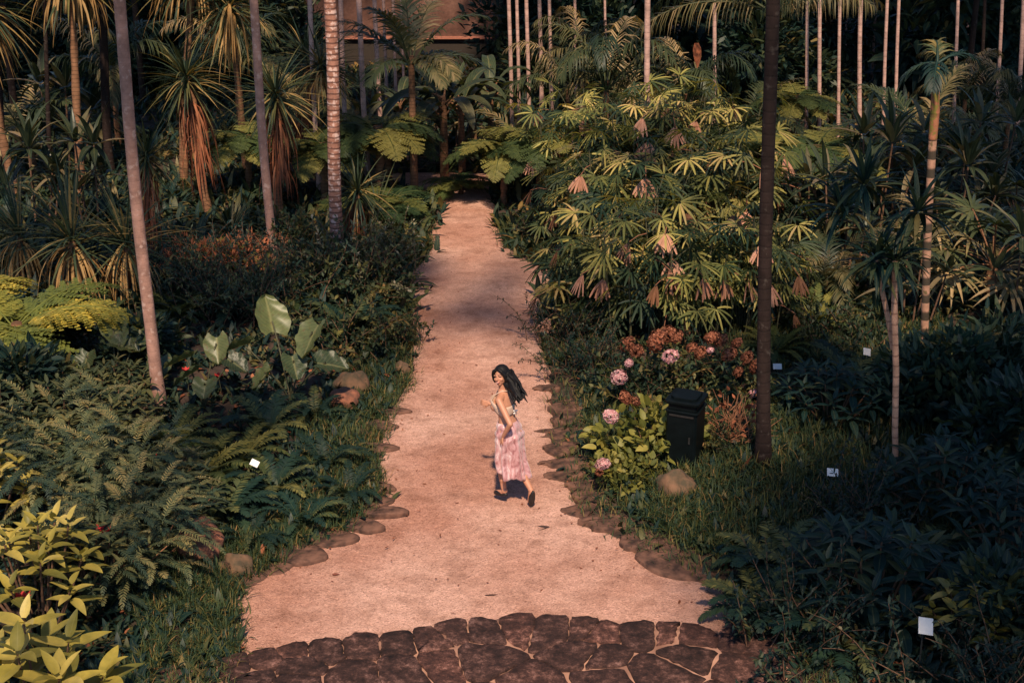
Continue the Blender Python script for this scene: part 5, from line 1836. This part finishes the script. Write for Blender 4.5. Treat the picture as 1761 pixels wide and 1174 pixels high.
fallen('fallen_leaf', 932, 905, .17, .10, .1, 'curled dark leaf lying on the gravel in front of the runner', 'leaf', plain_mat('leaf_black', (.05, .025, .02), .8), .35, .04)
fallen('fallen_twig', 855, 1021, .24, .03, .05, 'dark twig lying across the gravel near the paving', 'twig', plain_mat('twig_black', (.07, .03, .022), .8), .05, .035)
fallen('fallen_leaf', 578, 986, .08, .05, .3, 'small reddish leaf alone on the gravel near the dark edging stones', 'leaf', plain_mat('leaf_brown', (.17, .05, .03), .8), .15)
fallen('dead_frond', 1268, 820, .42, .11, -.9, 'orange dead leaf standing up in the grass by the dark stout trunk', 'leaf', G['rust'], 1.1, .1, .3)
fallen('dead_frond', 1425, 462, .6, .2, -.25, 'orange dead frond lying lit in the shade beyond the dark stout trunk', 'leaf', G['straw'], .1, .5)
fallen('dead_frond', 345, 412, .55, .14, 2.7, 'bright orange dead leaf under the round-crowned cordyline', 'leaf', G['rust'], .2, .4)
fallen('dead_frond', 1200, 96, .55, .2, -1.3, 'glowing orange dead leaf hanging below the big frond', 'leaf', G['rust'], -1.2, 2.6, 2.0)
fallen('dead_frond', 450, 962, .2, .06, 1.4, 'orange pointed leaf upright beside the second edging stone', 'leaf', G['rust'], 1.2, .05, .3)


def flower(x, y, z, s, label):
    p = P(x, y, z)
    t = empty('red_flower', p)
    tag(t, label, 'flower', 'small red flowers')
    n = 7
    f = MB()
    T, S = dirs(np.arange(n) * 2 * PI / n, np.full(n, .9))
    f.ribbons(np.zeros((n, 3)), T, S, s, s * .6, .5, 4, ovate, .3, 2)
    link('petals', f.mesh('petals', G['red']), t)
    m = MB(); m.tube([(0, 0, -.35), (.02, 0, -.15), (0, 0, 0)], [.006, .005, .005], 5, False)
    link('stem', m.mesh('flower_stem', M_CANE), t)


flower(180, 918, .75, .13, 'red flower standing above the feathery shrubs, the biggest')
flower(262, 792, .5, .11, 'slim red flower near the leaning trunk foot')
flower(320, 640, .5, .09, 'red flower in front of the round leaves beside the leaning trunk')
flower(376, 650, .5, .09, 'red flower under the cluster of round leaves')
flower(40, 1035, .6, .12, 'dull red flower inside the tall yellow shrub')

# ------------------------------------------------------------------ runner
def capsule(mb_, a, b, r0, r1, n=12):
    a, b = np.array(a, float), np.array(b, float)
    d = norm(b - a)
    ts = [(-r0 * .92, .38), (-r0 * .6, .8), (0, 1)]
    pts = [a + d * t for t, s in ts] + [a * .5 + b * .5] + [b, b + d * r1 * .6, b + d * r1 * .92]
    rad = [r0 * s for t, s in ts] + [(r0 + r1) / 2] + [r1, r1 * .8, r1 * .38]
    mb_.tube(pts, rad, n)


def ring(c, rx, ry, n=24, tw=0.0, lump=None):
    th = np.linspace(0, 2 * PI, n, endpoint=False)
    x, y = rx * np.cos(th), ry * np.sin(th)
    xx = x * math.cos(tw) - y * math.sin(tw); yy = x * math.sin(tw) + y * math.cos(tw)
    return np.stack([c[0] + xx, c[1] + yy, np.full(n, c[2])], -1)


def remesh(mb_, name, mat, vox, smooth=4):
    me = mb_.mesh(name, mat)
    o = bpy.data.objects.new('tmp', me)
    COL.objects.link(o)
    md = o.modifiers.new('r', 'REMESH'); md.mode = 'VOXEL'; md.voxel_size = vox; md.use_smooth_shade = True
    ms = o.modifiers.new('s', 'SMOOTH'); ms.iterations = smooth; ms.factor = .5
    dg = bpy.context.evaluated_depsgraph_get()
    res = bpy.data.meshes.new_from_object(o.evaluated_get(dg))
    res.name = name
    bpy.data.objects.remove(o)
    if not res.materials:
        res.materials.append(mat)
    return res


def runner():
    skin = plain_mat('skin', (.50, .23, .14), .5, var=.08, scale=20)
    th = R(42)
    base = P(876, 866, 0)
    t = empty('person', (base.x, base.y, 0.03), th, .94)
    tag(t, 'woman running up the path, looking back over her shoulder, in a pink satin skirt', 'person')
    b = MB()
    tw = .55                                   # shoulders turned towards her left
    b.loft([ring((0, .0, .84), .12, .10), ring((0, .0, .90), .165, .115), ring((0, .01, .97), .158, .108), ring((0, .03, 1.05), .128, .09, tw=.15), ring((0, .05, 1.12), .122, .085, tw=.3),
            ring((0, .075, 1.20), .135, .098, tw=tw), ring((0, .09, 1.28), .148, .105, tw=tw), ring((0, .10, 1.35), .145, .088, tw=tw), ring((0, .105, 1.40), .09, .065, tw=tw), ring((0, .115, 1.44), .05, .05), ring((0, .12, 1.47), .045, .045)])
    sl, sr = (-.145, .02, 1.355), (.135, .19, 1.36)
    # bust
    for s in (-1, 1):
        cx, cy = s * .065, .095
        b.ellipsoid((cx * math.cos(tw) - cy * math.sin(tw), .085 + cx * math.sin(tw) + cy * math.cos(tw), 1.235), (.06, .06, .06))
    # legs: left one forward in the air, right one pushing off behind
    capsule(b, (-.075, .0, .88), (-.065, .085, .52), .085, .054)
    capsule(b, (-.065, .085, .52), (-.075, .02, .20), .054, .034)
    capsule(b, (-.07, .06, .42), (-.075, .035, .30), .052, .045)
    capsule(b, (.085, -.02, .88), (.09, -.02, .50), .088, .056)
    capsule(b, (.09, -.02, .50), (.09, -.27, .25), .056, .034)
    capsule(b, (.09, -.09, .44), (.09, -.18, .35), .053, .045)
    # feet
    capsule(b, (-.075, .0, .17), (-.075, .03, .14), .036, .03)
    capsule(b, (-.075, .03, .14), (-.075, .15, .10), .034, .026)
    capsule(b, (.09, -.28, .235), (.09, -.30, .21), .036, .03)
    capsule(b, (.09, -.29, .20), (.095, -.255, .07), .034, .026)
    # arms
    el, hl = (-.165, -.20, 1.13), (-.165, -.075, .935)
    er, hr = (.225, .27, 1.10), (.10, .47, 1.11)
    capsule(b, sl, el, .044, .034); capsule(b, el, hl, .034, .023)
    capsule(b, sr, er, .044, .034); capsule(b, er, hr, .034, .023)
    capsule(b, (0, .105, 1.37), sl, .06, .045); capsule(b, (0, .105, 1.37), sr, .06, .045)
    # neck
    capsule(b, (0, .11, 1.42), (-.01, .125, 1.52), .046, .045)

    def hand(w, d, side, curl):
        w, d, side = np.array(w), norm(np.array(d, float)), norm(np.array(side, float))
        nn = np.cross(d, side)
        for q_ in range(4):
            off = (q_ - 1.5) * .0185
            k0 = w + d * .02 + side * off * .7; k1 = w + d * .085 + side * off
            capsule(b, k0, k1, .013, .0105, 8)
            L = [.038, .044, .041, .031][q_]
            d1 = norm(d * math.cos(curl) + nn * math.sin(curl)); d2 = norm(d * math.cos(curl * 2.1) + nn * math.sin(curl * 2.1))
            k2 = k1 + d1 * L; k3 = k2 + d2 * L * .8
            capsule(b, k1, k2, .0095, .0088, 8); capsule(b, k2, k3, .0085, .0075, 8)
        t0 = w + d * .03 - side * .028; t1 = t0 + norm(d * .7 - side * .7 + nn * .25) * .038; t2 = t1 + norm(d - side * .15 + nn * .4) * .03
        capsule(b, w + d * .02 - side * .012, t0, .014, .012, 8); capsule(b, t0, t1, .011, .0098, 8); capsule(b, t1, t2, .0095, .008, 8)

    hand(hl, (-.05, .45, -.8), (.5, .75, .4), .5)
    hand(hr, (-.55, .75, .05), (.1, .1, 1), .75)
    # head, built facing +Y then turned towards the camera
    hc = np.array((-.012, .135, 1.60))
    face_az = R(110)
    Mh = Matrix.Rotation(face_az, 4, 'Z') @ Matrix.Rotation(R(4), 4, 'X') @ Matrix.Rotation(R(7), 4, 'Y')
    A = np.array(Mh)[:3, :3]
    hd = MB()
    hd.ellipsoid((0, -.012, .028), (.074, .094, .088))
    hd.ellipsoid((0, .022, -.03), (.060, .068, .078))
    hd.ellipsoid((0, .050, -.082), (.030, .030, .026))
    for s in (-1, 1):
        hd.ellipsoid((s * .036, .062, -.028), (.024, .022, .022))
        hd.ellipsoid((s * .030, .078, .020), (.024, .014, .010))
        hd.ellipsoid((s * .074, -.005, -.008), (.010, .018, .028))
    hd.tube([(0, .086, .012), (0, .098, -.010), (0, .106, -.026), (0, .094, -.034)], [.006, .009, .012, .009], 8)
    hd.ellipsoid((0, .084, -.060), (.022, .012, .014))
    M4 = Matrix.Translation(hc) @ Mh
    b.merge(hd, M4)
    body = link('body', remesh(b, 'body', skin, .0042, 5), t)

    # facial features
    def hp(v): return A @ np.array(v) + hc
    m = MB()
    for s in (-1, 1):
        m.ellipsoid(hp((s * .030, .079, .010)), (.013, .006, .006), 10, 6, Mh)
    link('eyes', m.mesh('eyes', plain_mat('eye_dark', (.03, .018, .015), .2)), t)
    m = MB()
    for s in (-1, 1):
        m.tube([hp((s * .014, .091, .027)), hp((s * .030, .088, .034)), hp((s * .048, .076, .029))], [.003, .0035, .002], 6)
    link('eyebrows', m.mesh('eyebrows', plain_mat('brow', (.02, .014, .012), .7)), t)
    m = MB()
    m.tube([hp((-.026, .084, -.054)), hp((-.013, .095, -.060)), hp((0, .098, -.062)), hp((.013, .095, -.060)), hp((.026, .084, -.054))], [.003, .006, .007, .006, .003], 8)
    link('lips', m.mesh('lips', plain_mat('lips', (.42, .09, .08), .4)), t)
    m = MB()
    m.tube([hp((-.016, .097, -.0575)), hp((0, .103, -.0605)), hp((.016, .097, -.0575))], [.002, .003, .002], 6)
    link('teeth', m.mesh('teeth', plain_mat('teeth', (.75, .68, .6), .3)), t)

    # hair: cap with parting, locks swept back and trailing behind her
    hair = plain_mat('hair', (.007, .006, .007), .6, var=.4, scale=60, spec=.25)
    h = MB()
    hh = MB()
    hh.ellipsoid((0, -.030, .040), (.092, .098, .094))
    hh.ellipsoid((0, -.055, .000), (.090, .078, .10))
    for s in (-1, 1):
        hh.tube([(s * .010, .072, .095), (s * .050, .070, .070), (s * .076, .045, .020), (s * .082, .025, -.045), (s * .074, .02, -.085)], [.018, .024, .024, .02, .008], 10)
    h.merge(hh, M4)
    root = A @ np.array((0, -.07, .0)) + hc
    rg = np.random.default_rng(5)
    for i in range(52):
        st_ = A @ np.array((rg.uniform(-.075, .075), rg.uniform(-.12, -.03), rg.uniform(-.04, .07))) + hc
        end = np.array((.02, -.175, 1.41)) + rg.normal(0, 1, 3) * [.034, .036, .042]
        mid = (st_ + end) / 2 + np.array((.01, -.025, .03)) + rg.normal(0, .012, 3)
        tt = np.linspace(0, 1, 10)[:, None]
        pts = st_ * (1 - tt) ** 2 + 2 * mid * tt * (1 - tt) + end * tt ** 2
        pts += np.stack([.010 * np.sin(tt[:, 0] * 9 + i), .010 * np.cos(tt[:, 0] * 8 + i * 2), 0 * tt[:, 0]], -1)
        h.tube(pts, np.concatenate([np.linspace(.018, .024, 6), [.022, .018, .013, .006]]), 7)
    link('hair', remesh(h, 'hair', hair, .006, 2), t)

    # halter top
    topm = plain_mat('knit_cream', (.62, .44, .34), .8, var=.25, scale=90, bump=.4)
    m = MB()
    n = 40
    rs = []
    for z, rx, ry, yc, twk in ((1.145, .131, .094, .058, .4), (1.17, .138, .104, .066, .47), (1.20, .146, .112, .075, tw), (1.235, .153, .118, .083, tw), (1.265, .155, .116, .088, tw)):
        r_ = ring((0, yc, z), rx, ry, n, twk)
        a = np.linspace(0, 2 * PI, n, endpoint=False)
        front = np.clip(np.sin(a), 0, 1)
        nrm = np.stack([np.cos(a + twk), np.sin(a + twk)], -1)
        r_[:, :2] += nrm * (.05 * front * (np.abs(np.cos(a)) < .95) * (1 - ((z - 1.235) / .09) ** 2))[:, None]
        r_[:, 2] += (z - 1.145) / .12 * .07 * front - .0 * front
        rs.append(r_)
    m.loft(np.array(rs), cap=False)
    o = link('halter_top', m.mesh('halter_top', topm), t)
    so = o.modifiers.new('thick', 'SOLIDIFY'); so.thickness = .006
    m = MB()
    for s in (-1, 1):
        def rot(x, y, z): return (x * math.cos(tw) - y * math.sin(tw), .09 + x * math.sin(tw) + y * math.cos(tw), z)
        m.tube([rot(s * .075, .135, 1.31), rot(s * .078, .10, 1.38), rot(s * .055, .03, 1.425), rot(s * .03, -.045, 1.435), rot(0, -.055, 1.43)], .007, 6)
    m.tube([(.03, -.03, 1.21), (.05, -.05, 1.19), (.06, -.09, 1.12)], [.005, .006, .004], 6)
    link('straps', m.mesh('straps', topm), t)
    m = MB()
    for a_ in (.4, 2.3, 4.2):
        m.ellipsoid((.045 + .022 * math.cos(a_), -.055, 1.185 + .02 * math.sin(a_)), (.022, .008, .012))
    link('bow', m.mesh('bow', plain_mat('bow_white', (.8, .74, .7), .6)), t)

    # skirt: satin, pulled back by the stride
    sat, nt, out = newmat('satin_pink')
    tc = N(nt, 'ShaderNodeTexCoord')
    ns = N(nt, 'ShaderNodeTexNoise', i_Scale=8.0, i_Detail=5.0, i_Distortion=2.0)
    mp = N(nt, 'ShaderNodeMapping'); mp.inputs['Scale'].default_value = (1.2, 1.2, .7)
    nt.links.new(tc.outputs['Object'], mp.inputs[0]); nt.links.new(mp.outputs[0], ns.inputs['Vector'])
    rr = ramp(nt, [(.34, (.26, .10, .105)), (.47, (.46, .235, .24)), (.58, (.52, .31, .32)), (.70, (.70, .54, .54))])
    nt.links.new(ns.outputs['Fac'], rr.inputs[0])
    bs = N(nt, 'ShaderNodeBsdfPrincipled', i_Roughness=.27)
    bs.inputs['Sheen Weight'].default_value = .4
    nt.links.new(rr.outputs[0], bs.inputs['Base Color'])
    bp = N(nt, 'ShaderNodeBump', i_Strength=.35, i_Distance=.02)
    nt.links.new(ns.outputs['Fac'], bp.inputs['Height']); nt.links.new(bp.outputs[0], bs.inputs['Normal'])
    nt.links.new(bs.outputs[0], out.inputs[0])
    n = 96
    a = np.linspace(0, 2 * PI, n, endpoint=False)
    rs = []
    for k_, z in enumerate(np.linspace(1.045, .45, 34)):
        u = k_ / 33
        rx = np.interp(z, [.40, .5, .7, .88, .95, 1.05], [.150, .160, .172, .184, .172, .137])
        ry = np.interp(z, [.40, .5, .7, .88, .95, 1.05], [.185, .170, .150, .135, .122, .098])
        yc = np.interp(z, [.40, .6, .9, 1.05], [-.075, -.01, .0, .03])
        fold = (.02 * u ** .5 + .05 * u ** 1.2) * (np.sin(a * 7 + 1.5 * u + .8 * np.sin(a * 2)) * .45 + .3 * np.sin(a * 12 + 3 * u + 1) + .25 * np.sin(a * 3 + 2 - 4 * u))
        fold += .010 * np.sin(u * 38 + a * 2.0 + np.sin(a * 3)) * np.exp(-((u - .22) / .16) ** 2)
        r_ = np.stack([(rx + fold) * np.cos(a), yc + (ry + fold) * np.sin(a), np.full(n, z)], -1)
        r_[:, 2] += u ** 3 * (.075 * np.sin(a) + .025 * np.sin(a * 3 + 1) - .02)
        rs.append(r_)
    m = MB(); m.loft(np.array(rs), cap=False)
    o = link('skirt', m.mesh('skirt', sat), t)
    so = o.modifiers.new('thick', 'SOLIDIFY'); so.thickness = .005
    m = MB(); m.loft([ring((0, .03, 1.03), .141, .102, 40), ring((0, .031, 1.055), .138, .099, 40)], cap=False)
    o = link('waistband', m.mesh('waistband', sat), t)
    so = o.modifiers.new('thick', 'SOLIDIFY'); so.thickness = .008

    # slip-on shoes
    shoe = plain_mat('shoe_black', (.012, .011, .012), .5)
    def shoe_mesh(heel, toe, up):
        heel, toe, up = np.array(heel), np.array(toe), norm(np.array(up, float))
        d = norm(toe - heel); up = norm(up - d * (up @ d)); s = np.cross(d, up)
        L = np.linalg.norm(toe - heel)
        outl = []
        for q_ in np.linspace(0, 2 * PI, 28, endpoint=False):
            x = .5 - .5 * math.cos(q_)
            w = .5 * math.sin(q_) * (.9 + .25 * x) * .075
            outl.append(heel + d * L * x + s * w)
        outl = np.array(outl); c = outl.mean(0)
        rs_ = []
        for hgt, sc in ((-.012, .90), (-.006, 1.0), (.008, 1.0), (.02, .96), (.034, .84), (.042, .55)):
            rs_.append(c + (outl - c) * sc + up * hgt)
        m_ = MB(); m_.loft(np.array(rs_)); return m_.mesh('shoe', shoe)
    link('shoe', shoe_mesh((-.075, -.04, .125), (-.075, .19, .075), (0, .1, 1)), t)
    link('shoe', shoe_mesh((.085, -.335, .235), (.10, -.285, .005), (0, 1, .25)), t)
    return t


runner()

# ------------------------------------------------------------------ light
w = bpy.data.worlds.new('World')
scene.world = w
w.use_nodes = True
nt = w.node_tree
bg = nt.nodes['Background']
sky = nt.nodes.new('ShaderNodeTexSky')
sky.sky_type = 'NISHITA'
sky.sun_disc = False
sky.sun_elevation = SUN_EL
sky.ozone_density = 5.0
sky.dust_density = 0.2
sky.air_density = 1.0
sky.sun_rotation = math.atan2(sun_dir.x, sun_dir.y)
nt.links.new(sky.outputs[0], bg.inputs[0])
bg.inputs[1].default_value = 0.11
sd = bpy.data.lights.new('sun', 'SUN')
sd.energy = 5.0
sd.angle = R(2.5)
sd.color = (1.0, .785, .56)
so = bpy.data.objects.new('sun', sd)
COL.objects.link(so)
so.rotation_euler = sun_dir.to_track_quat('Z', 'Y').to_euler()
so.location = (20, 0, 30)

vs = scene.view_settings
vs.view_transform = 'Standard'
vs.look = 'None'
vs.exposure = 0.3
vs.gamma = 1.0
scene.render.engine = 'CYCLES'
cy = scene.cycles
cy.max_bounces = 6
cy.diffuse_bounces = 3
cy.glossy_bounces = 2
cy.transmission_bounces = 3
cy.transparent_max_bounces = 4
cy.caustics_reflective = False
cy.caustics_refractive = False
